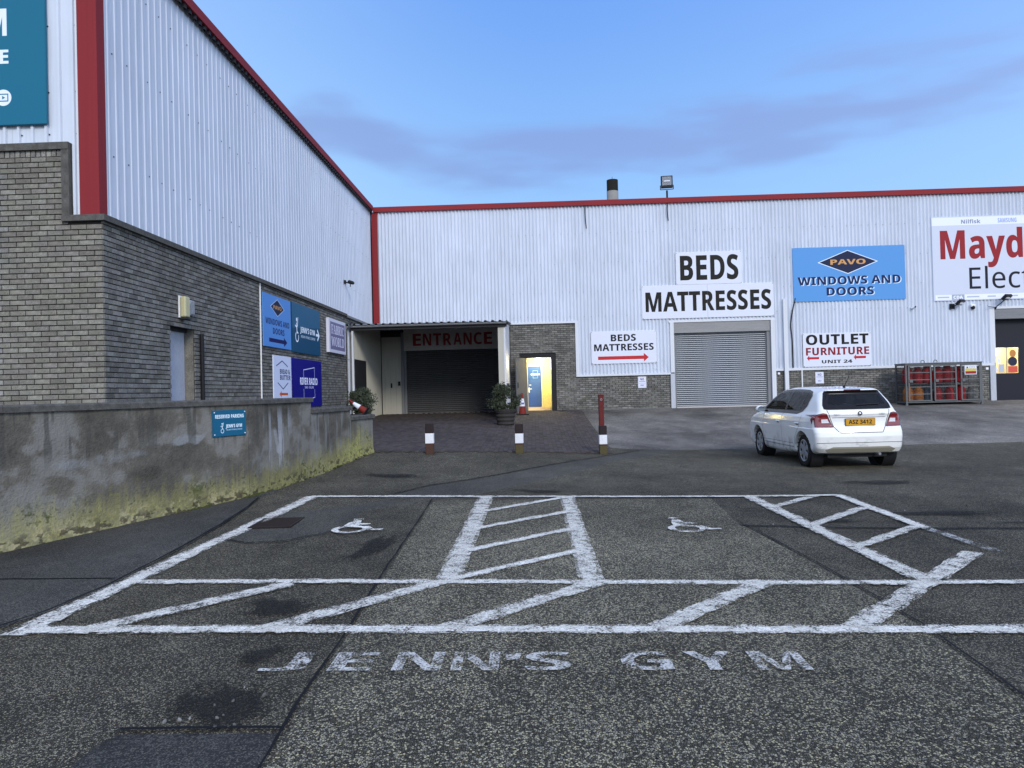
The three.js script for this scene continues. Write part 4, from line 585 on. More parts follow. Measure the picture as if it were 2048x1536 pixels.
sign('window_shop_sign', 'wide pale blue WINDOWS AND DOORS board with dark diamond on the corrugated wall', 4.13, 2.02, [11.77, 5.615, zs0], 0, (c, w, h) => { pavo(c, w, h, w * 0.492, h * 0.285, w * 0.262, h * 0.215, w * 0.165); c.fillStyle = '#cfe2f5'; fit(c, 'WINDOWS AND', w * 0.05, w * 0.972, h * 0.705, h * 0.148); fit(c, 'DOORS', w * 0.294, w * 0.73, h * 0.908, h * 0.148); c.fillStyle = '#101d48'; fit(c, 'WINDOWS AND', w * 0.042, w * 0.964, h * 0.695, h * 0.148); fit(c, 'DOORS', w * 0.286, w * 0.722, h * 0.898, h * 0.148); }, 1024, [86, 143, 200], { screws: 0.018 });
sign('electrical_shop_sign', 'big pale board with dark red Mayd lettering, cut by the right edge', 4.6, 3.12, [17.14, 6.05, zs0], 0, (c, w, h) => { const k = w / 4.6, fx = (x) => (x - 14.84) * k; c.fillStyle = '#dfe3ea'; c.fillRect(0, h * 0.008, w, h * 0.095); c.fillStyle = '#8087a0'; fit(c, 'Nilfisk', fx(15.9), fx(16.62), h * 0.085, h * 0.045); c.fillStyle = '#8fa0d8'; fit(c, 'SAMSUNG', fx(17.25), fx(17.95), h * 0.085, h * 0.05); c.strokeStyle = '#f0ecee'; c.fillStyle = '#8c1f26'; fit(c, 'Mayd', fx(15.03), fx(18.22), h * 0.50, h * 0.335); c.fillStyle = '#12131f'; fit(c, 'Elect', fx(16.05), fx(18.42), h * 0.865, h * 0.255, 'normal'); c.fillStyle = '#e2e5ec'; c.fillRect(fx(14.9), h * 0.93, w, h * 0.06); c.fillStyle = '#9aa3b4'; c.fillRect(fx(15.5), h * 0.93, k * 0.46, h * 0.06); c.fillStyle = '#eef0f4'; fit(c, 'CDA', fx(15.55), fx(15.9), h * 0.978, h * 0.035); c.fillStyle = '#a9b1c6'; for (const [a, b] of [[14.98, 15.4], [16.05, 16.5], [16.8, 17.1], [17.5, 17.9]]) c.fillRect(fx(a), h * 0.952, fx(b) - fx(a), h * 0.016); }, 1024, [196, 201, 214]);
sign('furniture_sign', 'white OUTLET FURNITURE UNIT 24 sign with two red arrows pointing left', 2.5, 1.24, [11.25, 2.795, zs0 + 0.008], 0, (c, w, h) => { c.fillStyle = '#0c0c0e'; fit(c, 'OUTLET', w * 0.03, w * 0.97, h * 0.335, h * 0.30); c.fillStyle = '#7d1420'; fit(c, 'FURNITURE', w * 0.025, w * 0.98, h * 0.655, h * 0.225); c.fillStyle = '#b02430'; for (const [a, b] of [[0.05, 0.23], [0.74, 0.92]]) { c.save(); c.translate(w * b, 0); c.scale(-1, 1); arrowR(c, 0, w * (b - a), h * 0.745, h * 0.07, w * 0.035); c.restore(); } c.fillStyle = '#0c0c0e'; fit(c, 'UNIT 24', w * 0.26, w * 0.72, h * 0.905, h * 0.095); }, 768, undefined, { screws: 0.018 });
for (const [x, lab] of [[4.02, 'small white NO PARKING plate on the brick left of the main shutter'], [10.60, 'small white NO PARKING plate on the brick above the white car']]) sign('notice_plate', lab, 0.31, 0.43, [x, 1.765, ZB + 0.004], 0, (c, w, h) => { c.fillStyle = '#5a4c86'; fit(c, 'NO', w * 0.25, w * 0.75, h * 0.32, h * 0.2); c.fillStyle = '#6a5d90'; fit(c, 'PARKING', w * 0.1, w * 0.9, h * 0.46, h * 0.07); c.fillRect(w * 0.04, h * 0.60, w * 0.92, 3); fit(c, 'ONLY', w * 0.28, w * 0.72, h * 0.84, h * 0.13); }, 192, undefined, { d: 0.012 });

// ---------------------------------------------------------------- signs on the side wall of the left unit (faces +x)
const side = (name, lab, y0, y1, z0, z1, draw, px, bg, opt) => sign(name, lab, Math.abs(z1 - z0), y1 - y0, [XL + (opt?.off ?? 0.014), (y0 + y1) / 2, (z0 + z1) / 2], Math.PI / 2, draw, px, bg, opt);
side('window_shop_sign', 'pale blue WINDOWS AND DOORS panel with dark arrow on the brick side wall', 2.69, 3.90, -16.54, -18.41, (c, w, h) => { pavo(c, w, h, w * 0.49, h * 0.22, w * 0.25, h * 0.165, w * 0.16); c.fillStyle = '#15204e'; fit(c, 'WINDOWS AND', w * 0.06, w * 0.94, h * 0.57, h * 0.115); fit(c, 'DOORS', w * 0.30, w * 0.74, h * 0.74, h * 0.115); c.fillStyle = '#101552'; arrowR(c, w * 0.17, w * 0.84, h * 0.87, h * 0.075, w * 0.13); }, 640, [86, 140, 205]);
side('gym_sign', 'dark teal gym panel with white wheelchair figure and arrow on the brick side wall', 2.66, 3.92, -18.51, -20.94, (c, w, h) => { c.fillStyle = '#2b5f7e'; poly(c, [[0, 0], [w, 0], [w, h * 0.38], [0, h * 0.52]]); c.fill(); wheelMan(c, w * 0.15, h * 0.54, h * 0.52, '#eef4f8'); c.fillStyle = '#eef4f8'; fit(c, "JENN'S GYM", w * 0.27, w * 0.80, h * 0.57, h * 0.115); fit(c, 'NEURO FITNESS CENTRE', w * 0.28, w * 0.80, h * 0.68, h * 0.05, 'normal'); c.lineWidth = w * 0.028; c.strokeStyle = '#eef4f8'; c.beginPath(); c.moveTo(w * 0.83, h * 0.55); c.lineTo(w * 0.95, h * 0.55); c.moveTo(w * 0.89, h * 0.43); c.lineTo(w * 0.955, h * 0.55); c.lineTo(w * 0.89, h * 0.67); c.stroke(); }, 768, [22, 74, 104]);
side('fabric_shop_sign', 'framed mauve FABRIC WORLD board with white border near the canopy', 2.82, 3.83, -21.66, -23.56, (c, w, h) => { c.fillStyle = '#77718f'; c.fillRect(w * 0.06, h * 0.09, w * 0.88, h * 0.82); c.fillStyle = '#dcdcea'; fit(c, 'FABRIC', w * 0.12, w * 0.88, h * 0.44, h * 0.27, 'bold', 'serif'); fit(c, 'WORLD', w * 0.12, w * 0.9, h * 0.80, h * 0.27, 'bold', 'serif'); }, 512, [205, 206, 218], { d: 0.09 });
side('cafe_sign', 'white BREAD & BUTTER panel with dark chevrons and orange arrow on the brick side wall', 1.50, 2.515, -17.12, -18.36, (c, w, h) => { c.strokeStyle = '#1a2a55'; c.lineWidth = w * 0.02; c.beginPath(); c.moveTo(w * 0.14, h * 0.24); c.lineTo(w * 0.47, h * 0.11); c.lineTo(w * 0.8, h * 0.24); c.moveTo(w * 0.2, h * 0.63); c.lineTo(w * 0.5, h * 0.78); c.lineTo(w * 0.8, h * 0.63); c.stroke(); c.fillStyle = '#16234c'; fit(c, 'BREAD &', w * 0.32, w * 0.92, h * 0.42, h * 0.11); fit(c, 'BUTTER', w * 0.32, w * 0.95, h * 0.56, h * 0.11); c.fillStyle = '#c4572c'; c.save(); c.translate(w * 0.78, 0); c.scale(-1, 1); arrowR(c, 0, w * 0.5, h * 0.90, h * 0.06, w * 0.12); c.restore(); }, 384, [206, 213, 232]);
side('radio_sign', 'deep blue RIVER RADIO panel with thin white outline on the brick side wall', 1.26, 2.51, -18.50, -20.98, (c, w, h) => { c.strokeStyle = '#dfe2f4'; c.lineWidth = w * 0.008; c.beginPath(); c.moveTo(w * 0.34, h * 0.42); c.lineTo(w * 0.34, h * 0.22); c.lineTo(w * 0.73, h * 0.15); c.lineTo(w * 0.73, h * 0.40); c.moveTo(w * 0.73, h * 0.62); c.lineTo(w * 0.73, h * 0.80); c.lineTo(w * 0.34, h * 0.88); c.lineTo(w * 0.34, h * 0.62); c.stroke(); c.fillStyle = '#eef0fb'; fit(c, 'RIVER RADIO', w * 0.21, w * 0.84, h * 0.53, h * 0.15); fit(c, 'DAB · ONLINE', w * 0.37, w * 0.7, h * 0.61, h * 0.05, 'normal'); }, 640, [16, 14, 118]);
// gym board on the front face, cut by the frame
sign('gym_board', 'tall teal board with white M and E lettering, cut by the left edge', 2.6, 2.9, [-8.11, 6.93, ZF - 0.012], 0, (c, w, h) => { c.fillStyle = '#dfe4f0'; fit(c, 'M', w * 0.655, w * 0.80, h * 0.559, h * 0.132); fit(c, 'E', w * 0.735, w * 0.80, h * 0.697, h * 0.068); c.beginPath(); c.arc(w * 0.762, h * 0.866, w * 0.045, 0, 7); c.fill(); c.strokeStyle = '#1f6f88'; c.lineWidth = 6; c.strokeRect(w * 0.737, h * 0.849, w * 0.05, h * 0.034); c.fillStyle = '#1f6f88'; poly(c, [[w * 0.755, h * 0.857], [w * 0.772, h * 0.866], [w * 0.755, h * 0.875]]); c.fill(); }, 1024, [22, 100, 126], { d: 0.04 });
// reserved bay plate on the retaining wall
{
  const dx = WC[0] - WB[0], dz = WC[1] - WB[1], a = Math.atan2(-dz, dx), t = (-10.78 - WB[1]) / (WC[1] - WB[1]);
  const ux = WB[0] - WA[0], uz = WB[1] - WA[1], ul = Math.hypot(ux, uz), N = [-uz / ul, ux / ul], P = (s) => [WA[0] + ux * s + N[0] * 0.012, WA[1] + uz * s + N[1] * 0.012], p = P(0.895);
  sign('reserved_parking_sign', 'small blue RESERVED PARKING plate with wheelchair figure on the rendered wall', 0.64, 0.36, [p[0], 1.19, p[1]], Math.atan2(N[0], N[1]), (c, w, h) => { c.fillStyle = '#e6f0f5'; fit(c, 'RESERVED PARKING', w * 0.06, w * 0.94, h * 0.3, h * 0.14); wheelMan(c, w * 0.27, h * 0.68, h * 0.42, '#e6f0f5'); fit(c, "JENN'S GYM", w * 0.38, w * 0.88, h * 0.68, h * 0.13); fit(c, 'NEURO FITNESS CENTRE', w * 0.39, w * 0.88, h * 0.79, h * 0.05, 'normal'); }, 384, [22, 92, 122], { d: 0.008, screws: 0.009 });
}

// ---------------------------------------------------------------- fittings on the back unit
{
  const f = thing('flue_pipe', 'round grey flue with blackened top standing behind the roof edge', 'flue', [3.21, 8.4, ZB - 1.0]);
  part(f, 'lower_pipe', cyl(0.225, 0.225, 0.84, 0, 0.42, 0, 24), std({ rgb: [0.30, 0.29, 0.27], roughness: 0.8, map: grain })); part(f, 'sooty_top', cyl(0.22, 0.22, 0.44, 0, 1.06, 0, 24), std({ rgb: [0.022, 0.021, 0.018], roughness: 0.85, map: grain })); part(f, 'spike', bar([0, 1.28, 0], [0, 1.42, 0], 0.008), M.dark);
  const flood = (name, lab, pos, turn, tilt, w, h) => { const t = thing(name, lab, 'floodlight', pos, turn); return [t, (parent) => { const g = new THREE.Group(); g.name = 'lamp_head'; g.rotation.x = tilt; parent.add(g); part(g, 'housing', rbox(w, h, 0.10, 0, 0, 0, 0.02), M.black); part(g, 'reflector', rbox(w * 0.78, h * 0.72, 0.02, 0, h * 0.05, 0.045, 0.005), std({ rgb: [0.12, 0.13, 0.14], roughness: 0.25, metalness: 0.6 })); part(g, 'lamp_tube', new THREE.CapsuleGeometry(0.035, w * 0.4, 4, 10).rotateZ(Math.PI / 2).translate(0, h * 0.02, 0.06), std({ rgb: [0.6, 0.62, 0.66], roughness: 0.3 })); part(g, 'front_glass', box(w * 0.8, h * 0.74, 0.004, 0, h * 0.05, 0.098), M.glass ??= new THREE.MeshPhysicalMaterial({ color: 0xffffff, transmission: 1, thickness: 0, roughness: 0.03, ior: 1.45 })); return g; }]; };
  { const [t, head] = flood('floodlight', 'black floodlight on a short post above the red roof edge', [5.14, 8.65, ZB], -0.12, -0.06, 0.44, 0.46); part(t, 'post', bar([0, -0.02, 0], [0, 0.30, 0], 0.035), M.black); part(t, 'stirrup', join([bar([-0.24, 0.34, 0], [0.24, 0.34, 0], 0.014), bar([-0.24, 0.34, 0], [-0.24, 0.5, 0], 0.014), bar([0.24, 0.34, 0], [0.24, 0.5, 0], 0.014)]), M.black); head(t).position.set(0, 0.62, 0); }
  { const [t, head] = flood('floodlight', 'black angled floodlight just below the pale board, left of the camera dome', [15.5, 4.22, ZB + 0.03], 0.5, 0.9, 0.3, 0.24); part(t, 'wall_bracket', join([bb(-0.12, 0.12, -0.03, 0.16, 0, 0.05), bar([0, 0.05, 0.03], [0.02, 0.12, 0.26], 0.018)]), M.black); head(t).position.set(0.03, 0.18, 0.32); }
  { const [t, head] = flood('floodlight', 'black angled floodlight on a long arm beside the open unit doorway', [17.06, 4.16, ZB + 0.05], 0.35, 0.9, 0.32, 0.24); part(t, 'arm', join([bar([0, -0.02, 0.0], [0, 0.05, 0.06], 0.03), bar([0, 0.05, 0.05], [0.12, 0.28, 0.3], 0.016), bar([-0.35, 0.06, 0.03], [0.0, 0.04, 0.05], 0.014), bar([-0.08, 0.30, 0.2], [0.15, 0.34, 0.3], 0.012)]), M.black); head(t).position.set(0.16, 0.38, 0.36); }
  const d = thing('camera_dome', 'small white dome camera on the cladding between the two wall floodlights', 'camera', [16.24, 4.24, ZB + 0.03]); part(d, 'bracket', rbox(0.16, 0.10, 0.12, 0, 0.05, 0.05, 0.02), M.white); part(d, 'dome', new THREE.SphereGeometry(0.075, 16, 10).translate(0, -0.02, 0.07), M.black);
  const e = thing('security_camera', 'tiny white bullet camera on the cladding below the pale blue board', 'camera', [14.05, 4.26, ZB + 0.03]); part(e, 'base', cyl(0.05, 0.05, 0.03, 0, 0, 0.02, 12).rotateX(0), M.white); part(e, 'camera_body', new THREE.CapsuleGeometry(0.035, 0.12, 4, 10).rotateX(1.3).translate(0.03, 0.01, 0.12), M.white); part(e, 'lens_cap', cyl(0.03, 0.03, 0.02, 0, 0, 0, 12).rotateX(1.3).translate(0.03, 0.03, 0.21), M.black);
}

// ---------------------------------------------------------------- white hatchback, seen from behind its left rear corner
{
  const CAR = [5.735, -14.12], heading = 0.03;
  const g0 = ground(CAR[0], CAR[1]), g1 = ground(CAR[0], CAR[1] - 2.47);
  const car = thing('hatchback_car', 'white five door hatchback with yellow rear number plate parked on the tarmac', 'car', [CAR[0], g0 + 0.001, CAR[1]], heading);
  car.rotation.order = 'YXZ'; car.scale.x = 0.95; car.rotation.x = Math.atan2(g1 - g0, 2.47);
  // body field: side outline x plan width x tumblehome, in metres; z > 0 is the rear, wheels at z = 0 and z = -2.47
  const OUT = [[0.50, 0.265], [0.60, 0.29], [0.655, 0.37], [0.672, 0.47], [0.680, 0.58], [0.668, 0.66], [0.640, 0.705], [0.600, 0.77], [0.592, 0.84], [0.590, 0.93], [0.606, 0.975], [0.590, 1.02], [0.545, 1.085], [0.285, 1.375], [0.325, 1.402], [0.31, 1.418], [0.15, 1.435], [-0.3, 1.452], [-0.9, 1.467], [-1.35, 1.457], [-1.72, 1.415], [-2.52, 0.985], [-2.62, 0.955], [-3.0, 0.875], [-3.2, 0.795], [-3.30, 0.69], [-3.34, 0.52], [-3.32, 0.34], [-3.22, 0.22], [-2.9, 0.19], [-1.2, 0.185]];
  const polySD = (P, x, y) => { let d = 1e9, s = 1; for (let i = 0, j = P.length - 1; i < P.length; j = i++) { const [ax, ay] = P[i], [bx, by] = P[j], ex = bx - ax, ey = by - ay, wx = x - ax, wy = y - ay, t = clamp((wx * ex + wy * ey) / (ex * ex + ey * ey)), dx = wx - ex * t, dy = wy - ey * t; d = Math.min(d, dx * dx + dy * dy); const a = y >= ay, b = y < by, c = ex * wy > ey * wx; if ((a && b && c) || (!a && !b && !c)) s = -s; } return s * Math.sqrt(d); };
  const HW = [[0.15, 0.79], [0.26, 0.825], [0.36, 0.848], [0.55, 0.862], [0.72, 0.866], [0.83, 0.858], [0.92, 0.838], [0.975, 0.80], [1.02, 0.765], [1.2, 0.695], [1.36, 0.615], [1.43, 0.555], [1.5, 0.46]];
  const smax = (a, b, k) => { const h = clamp(0.5 + 0.5 * (a - b) / k); return lerp(b, a, h) + k * h * (1 - h); };
  // cache the outline distance on a fine grid: it is read very often
  const CZ0 = -3.8, CZ1 = 1.2, CY0 = -0.1, CY1 = 1.8, CN = 500, CM = 190, cache = new Float32Array((CN + 1) * (CM + 1)); for (let i = 0; i <= CN; i++) for (let j = 0; j <= CM; j++) cache[i * (CM + 1) + j] = polySD(OUT, lerp(CZ0, CZ1, i / CN), lerp(CY0, CY1, j / CM));
  const outline = (z, y) => { const a = clamp((z - CZ0) / (CZ1 - CZ0)) * CN, b = clamp((y - CY0) / (CY1 - CY0)) * CM, i = Math.min(CN - 1, Math.floor(a)), j = Math.min(CM - 1, Math.floor(b)), u = a - i, v = b - j, q = (p, r) => cache[p * (CM + 1) + r]; return lerp(lerp(q(i, j), q(i, j + 1), v), lerp(q(i + 1, j), q(i + 1, j + 1), v), u); };
  const f = (x, y, z) => {
    const ax = Math.abs(x), mid = -1.33, bow = z > mid ? 0.15 * ax * ax * ss(-0.3, 0.6, z) : -0.30 * ax * ax * ss(-2.3, -3.3, z);
    const o = outline(z + bow, y);
    let w = pl(HW, y); w -= 0.045 * ss(0.0, 0.75, z) + 0.03 * ss(-2.3, -3.4, z) - (y > 0.25 && y < 0.72 ? 0.012 * (gauss(z, 0, 0.42) + gauss(z, -2.47, 0.42)) : 0) + (y > 0.28 && y < 0.8 ? 0.014 * gauss(z, -1.25, 0.7) * gauss(y, 0.5, 0.2) : 0);
    let d = smax(o, ax - w, 0.085 + 0.06 * ss(1.15, 1.4, y));
    for (const wz of [0, -2.47]) { const r = Math.hypot(y - 0.305, z - wz) - 0.352, cut = smax(r, 0.56 - ax, 0.01); d = smax(d, -cut, 0.012); }
    return d;
  };
  const grad = (x, y, z) => { const e = 0.004, n = new THREE.Vector3(f(x + e, y, z) - f(x - e, y, z), f(x, y + e, z) - f(x, y - e, z), f(x, y, z + e) - f(x, y, z - e)); return n.normalize(); };
  // window openings, as outlines in projection
  const rearW = [[-0.60, 1.10], [0.60, 1.10], [0.565, 1.19], [0.49, 1.355], [-0.49, 1.355], [-0.565, 1.19]];
  const sideW = [[-2.30, 0.985], [-2.0, 1.165], [-1.62, 1.365], [-1.25, 1.395], [-0.75, 1.40], [-0.3, 1.388], [-0.05, 1.355], [0.03, 1.30], [-0.02, 1.13], [-0.16, 1.03], [-0.33, 0.99]];
  const frontW = [[-0.62, 1.03], [0.62, 1.03], [0.52, 1.385], [-0.52, 1.385]];
  const inPoly = (P, x, y) => polySD(P, x, y) < 0;
  // mesh it
  const RES = 128, mc = new MarchingCubes(RES, std({}), false, false, 260000), SX = 0.96, SY = 0.82, SZ = 2.12, OY = 0.80, OZ = -1.335; mc.isolation = 0;
  { const s = mc.size, h = mc.halfsize; for (let k = 0; k < s; k++) for (let j = 0; j < s; j++) for (let i = 0; i < s; i++) mc.field[i + j * s + k * s * s] = -f(((i - h) / h) * SX, ((j - h) / h) * SY + OY, ((k - h) / h) * SZ + OZ); }
  mc.update();
  const bp = [], bn = [], bc = [], cnt = mc.count ?? mc.geometry.drawRange.count, P = mc.positionArray, v = [new THREE.Vector3(), new THREE.Vector3(), new THREE.Vector3()];
  for (let i = 0; i < cnt; i += 3) {
    for (let k = 0; k < 3; k++) v[k].set(P[(i + k) * 3] * SX, P[(i + k) * 3 + 1] * SY + OY, P[(i + k) * 3 + 2] * SZ + OZ);
    const c = v[0].clone().add(v[1]).add(v[2]).divideScalar(3);
    if (c.z > 0.05 && inPoly(rearW, c.x, c.y)) continue; if (Math.abs(c.x) > 0.5 && c.y > 0.98 && inPoly(sideW, c.z, c.y)) continue; if (c.z < -1.65 && inPoly(frontW, c.x, c.y)) continue;
    for (const p of v) { const n = grad(p.x, p.y, p.z); p.addScaledVector(n, -f(p.x, p.y, p.z) * 0.8); bp.push(p.x, p.y, p.z); bn.push(n.x, n.y, n.z); const dn = fbm(p.z * 9 + p.x * 5, p.y * 9, 201, 4), sp = ss(0.46, 0.66, dn) * ss(0.62, 0.30, p.y + 0.25 * (fbm(p.z * 3, p.x * 3 + p.y * 4, 203, 3) - 0.5)), k = 1 - 0.45 * sp; bc.push(k, k * 0.985, k * 0.94); }
  }
  const bg = new THREE.BufferGeometry(); bg.setAttribute('position', new THREE.Float32BufferAttribute(bp, 3)); bg.setAttribute('normal', new THREE.Float32BufferAttribute(bn, 3)); bg.setAttribute('uv', new THREE.Float32BufferAttribute(new Float32Array(bp.length / 3 * 2), 2)); bg.setAttribute('color', new THREE.Float32BufferAttribute(bc, 3));
  const paint = new THREE.MeshPhysicalMaterial({ vertexColors: true, roughness: 0.38, clearcoat: 0.9, clearcoatRoughness: 0.06, side: THREE.DoubleSide }); paint.color.setRGB(0.74, 0.745, 0.75);
  part(car, 'body', bg, paint);
  { // lining inside the shell
    const r2 = 64, m2 = new MarchingCubes(r2, std({}), false, false, 60000), h = m2.halfsize, q = m2.size; m2.isolation = 0; for (let k = 0; k < q; k++) for (let j = 0; j < q; j++) for (let i = 0; i < q; i++) m2.field[i + j * q + k * q * q] = -(f(((i - h) / h) * SX, ((j - h) / h) * SY + OY, ((k - h) / h) * SZ + OZ) + 0.035); m2.update();
    const lp2 = [], c2 = m2.count ?? m2.geometry.drawRange.count, A = m2.positionArray; for (let i = 0; i < c2; i += 3) { const t = []; for (let k = 0; k < 3; k++) t.push([A[(i + k) * 3] * SX, A[(i + k) * 3 + 1] * SY + OY, A[(i + k) * 3 + 2] * SZ + OZ]); const c = [0, 1, 2].map((k) => (t[0][k] + t[1][k] + t[2][k]) / 3); if (c[2] > 0.0 && polySD(rearW, c[0], c[1]) < 0.015) continue; if (Math.abs(c[0]) > 0.45 && c[1] > 0.96 && polySD(sideW, c[2], c[1]) < 0.01) continue; if (c[2] < -1.6 && polySD(frontW, c[0], c[1]) < 0.015) continue; lp2.push(...t.flat()); }
    const lg = new THREE.BufferGeometry(); lg.setAttribute('position', new THREE.Float32BufferAttribute(lp2, 3)); lg.setAttribute('uv', new THREE.Float32BufferAttribute(new Float32Array(lp2.length / 3 * 2), 2)); lg.computeVertexNormals(); part(car, 'cabin_lining', lg, std({ rgb: [0.035, 0.035, 0.038], roughness: 0.9 }));
  }
  // patches laid on the skin by walking a ray onto it
  const hitRear = (x, y) => { let z = 0.95; for (let i = 0; i < 60; i++) { const d = f(x, y, z); if (d < 0.0004) break; z -= d * 0.8; } return [x, y, z]; };
  const hitSide = (s) => (z, y) => { let x = 1.0; for (let i = 0; i < 60; i++) { const d = f(x, y, z); if (d < 0.0004) break; x -= d * 0.8; } return [s * x, y, z]; };
  const hitFront = (x, y) => { let z = -3.6; for (let i = 0; i < 80; i++) { const d = f(x, y, z); if (d < 0.0004) break; z += d * 0.8; } return [x, y, z]; };
  const lift = (p, d) => { const n = grad(...p); return [p[0] + n.x * d, p[1] + n.y * d, p[2] + n.z * d]; };
  const faceOut = (pos) => { for (let i = 0; i < pos.length; i += 9) { const [ax, ay, az, bx, by, bz, cx, cy, cz] = pos.slice(i, i + 9), n = grad((ax + bx + cx) / 3, (ay + by + cy) / 3, (az + bz + cz) / 3), ux = bx - ax, uy = by - ay, uz = bz - az, vx = cx - ax, vy = cy - ay, vz = cz - az; if ((uy * vz - uz * vy) * n.x + (uz * vx - ux * vz) * n.y + (ux * vy - uy * vx) * n.z < 0) for (let k = 0; k < 3; k++) { const t = pos[i + 3 + k]; pos[i + 3 + k] = pos[i + 6 + k]; pos[i + 6 + k] = t; } } };
  function skin(poly2, hit, d, step = 0.03) { // fill a plane polygon with small triangles and drape it
    const s = new THREE.Shape(poly2.map((q) => new THREE.Vector2(...q))), pts = [], dense = []; poly2.forEach((a, i) => { const b = poly2[(i + 1) % poly2.length], n = Math.max(1, Math.ceil(Math.hypot(b[0] - a[0], b[1] - a[1]) / step)); for (let k = 0; k < n; k++) dense.push([lerp(a[0], b[0], k / n), lerp(a[1], b[1], k / n)]); });
    let cx = 0, cy = 0; for (const q of dense) { cx += q[0] / dense.length; cy += q[1] / dense.length; }
    const R = 8, pos = []; for (let i = 0; i < dense.length; i++) { const a = dense[i], b = dense[(i + 1) % dense.length]; for (let r = 0; r < R; r++) { const t0 = r / R, t1 = (r + 1) / R, q = (p, t) => lift(hit(lerp(cx, p[0], t), lerp(cy, p[1], t)), d), A = q(a, t0), B = q(a, t1), C = q(b, t1), D = q(b, t0); pos.push(...A, ...B, ...C); if (r) pos.push(...A, ...C, ...D); } }
    faceOut(pos); const g = new THREE.BufferGeometry(); g.setAttribute('position', new THREE.Float32BufferAttribute(pos, 3)); const n = []; for (let i = 0; i < pos.length; i += 3) { const m = grad(pos[i], pos[i + 1], pos[i + 2]); n.push(m.x, m.y, m.z); } g.setAttribute('normal', new THREE.Float32BufferAttribute(n, 3)); g.setAttribute('uv', new THREE.Float32BufferAttribute(new Float32Array(pos.length / 3 * 2), 2)); return g;
  }
  function ribbon(line, hit, w, d, closed) { // a narrow strip along a line on the skin
    const L = []; const N = line.length - (closed ? 0 : 1); for (let i = 0; i < N; i++) { const a = line[i], b = line[(i + 1) % line.length], n = Math.max(1, Math.ceil(Math.hypot(b[0] - a[0], b[1] - a[1]) / 0.03)); for (let k = 0; k < n; k++) L.push([lerp(a[0], b[0], k / n), lerp(a[1], b[1], k / n)]); } L.push(closed ? L[0] : line[line.length - 1]);
    const pos = [], pr = L.map((q, i) => { const a = L[closed ? (i - 1 + L.length - (i === 0 ? 1 : 0)) % L.length : Math.max(0, i - 1)], b = L[closed ? (i + 1 === L.length ? 1 : i + 1) : Math.min(L.length - 1, i + 1)], tx = b[0] - a[0], ty = b[1] - a[1], l = Math.hypot(tx, ty) || 1; return [lift(hit(q[0] - ty / l * w / 2, q[1] + tx / l * w / 2), d), lift(hit(q[0] + ty / l * w / 2, q[1] - tx / l * w / 2), d)]; });
    for (let i = 0; i + 1 < pr.length; i++) { const [A, B] = pr[i], [D, C] = pr[i + 1]; pos.push(...A, ...B, ...C, ...A, ...C, ...D); }
    faceOut(pos); const g = new THREE.BufferGeometry(); g.setAttribute('position', new THREE.Float32BufferAttribute(pos, 3)); const n = []; for (let i = 0; i < pos.length; i += 3) { const m = grad(pos[i], pos[i + 1], pos[i + 2]); n.push(m.x, m.y, m.z); } g.setAttribute('normal', new THREE.Float32BufferAttribute(n, 3)); g.setAttribute('uv', new THREE.Float32BufferAttribute(new Float32Array(pos.length / 3 * 2), 2)); return g;
  }
  const glass = new THREE.MeshPhysicalMaterial({ transmission: 1, thickness: 0, roughness: 0.02, ior: 1.5, specularIntensity: 0.5, side: THREE.DoubleSide }); glass.color.setRGB(0.20, 0.22, 0.225);
  const gloss = std({ rgb: [0.008, 0.008, 0.009], roughness: 0.2, spec: 0.4 }), rubber = std({ rgb: [0.012, 0.012, 0.013], roughness: 0.7 }), gapAndShade = std({ rgb: [0.02, 0.02, 0.02], roughness: 0.8 });
  const lamp = new THREE.MeshPhysicalMaterial({ roughness: 0.2, clearcoat: 1, clearcoatRoughness: 0.03, side: THREE.DoubleSide }); lamp.color.setRGB(0.17, 0.008, 0.010); const clear = lamp.clone(); clear.color.setRGB(0.62, 0.60, 0.62); const lampDark = lamp.clone(); lampDark.color.setRGB(0.07, 0.006, 0.008);
  const grow = (P2, k) => { let cx = 0, cy = 0; for (const q of P2) { cx += q[0] / P2.length; cy += q[1] / P2.length; } return P2.map(([x, y]) => [x + Math.sign(x - cx) * k, y + Math.sign(y - cy) * k]); };
  const rw = part(car, 'rear_window', skin(rearW, hitRear, 0.003), glass); part(rw, 'window_border', ribbon(rearW, hitRear, 0.085, 0.005, true), gloss); part(rw, 'wiper', ribbon([[-0.02, 1.13], [0.42, 1.142]], hitRear, 0.018, 0.02), rubber);
  const wsn = part(car, 'windscreen', skin(frontW, hitFront, 0.003), glass); part(wsn, 'window_border', ribbon(frontW, hitFront, 0.06, 0.005, true), gloss);
  for (const s of [-1, 1]) {
    const h = hitSide(s), sw = part(car, 'side_window', skin(sideW, h, 0.003), glass);
    part(sw, 'window_border', ribbon(sideW, h, 0.05, 0.005, true), gloss); part(sw, 'pillar', ribbon([[-1.02, 1.0], [-0.97, 1.39]], h, 0.10, 0.006), gloss); part(sw, 'pillar', ribbon([[-0.30, 1.0], [-0.21, 1.37]], h, 0.035, 0.006), gloss);
    // doors: shut lines, handles, rubbing line
    const door = part(car, 'door_seam', ribbon([[-2.1, 0.98], [-2.13, 0.62], [-2.06, 0.34], [-1.06, 0.335], [-1.04, 0.97]], h, 0.008, 0.0015), gapAndShade); part(car, 'door_seam', ribbon([[-1.04, 0.335], [-0.42, 0.34], [-0.31, 0.55], [-0.13, 0.72], [-0.06, 0.95]], h, 0.008, 0.0015), gapAndShade);
    part(car, 'side_crease', ribbon([[0.42, 0.845], [-2.7, 0.80]], h, 0.012, 0.004), paint); part(car, 'sill_line', ribbon([[-2.05, 0.40], [-0.45, 0.405]], h, 0.006, 0.002), gapAndShade);
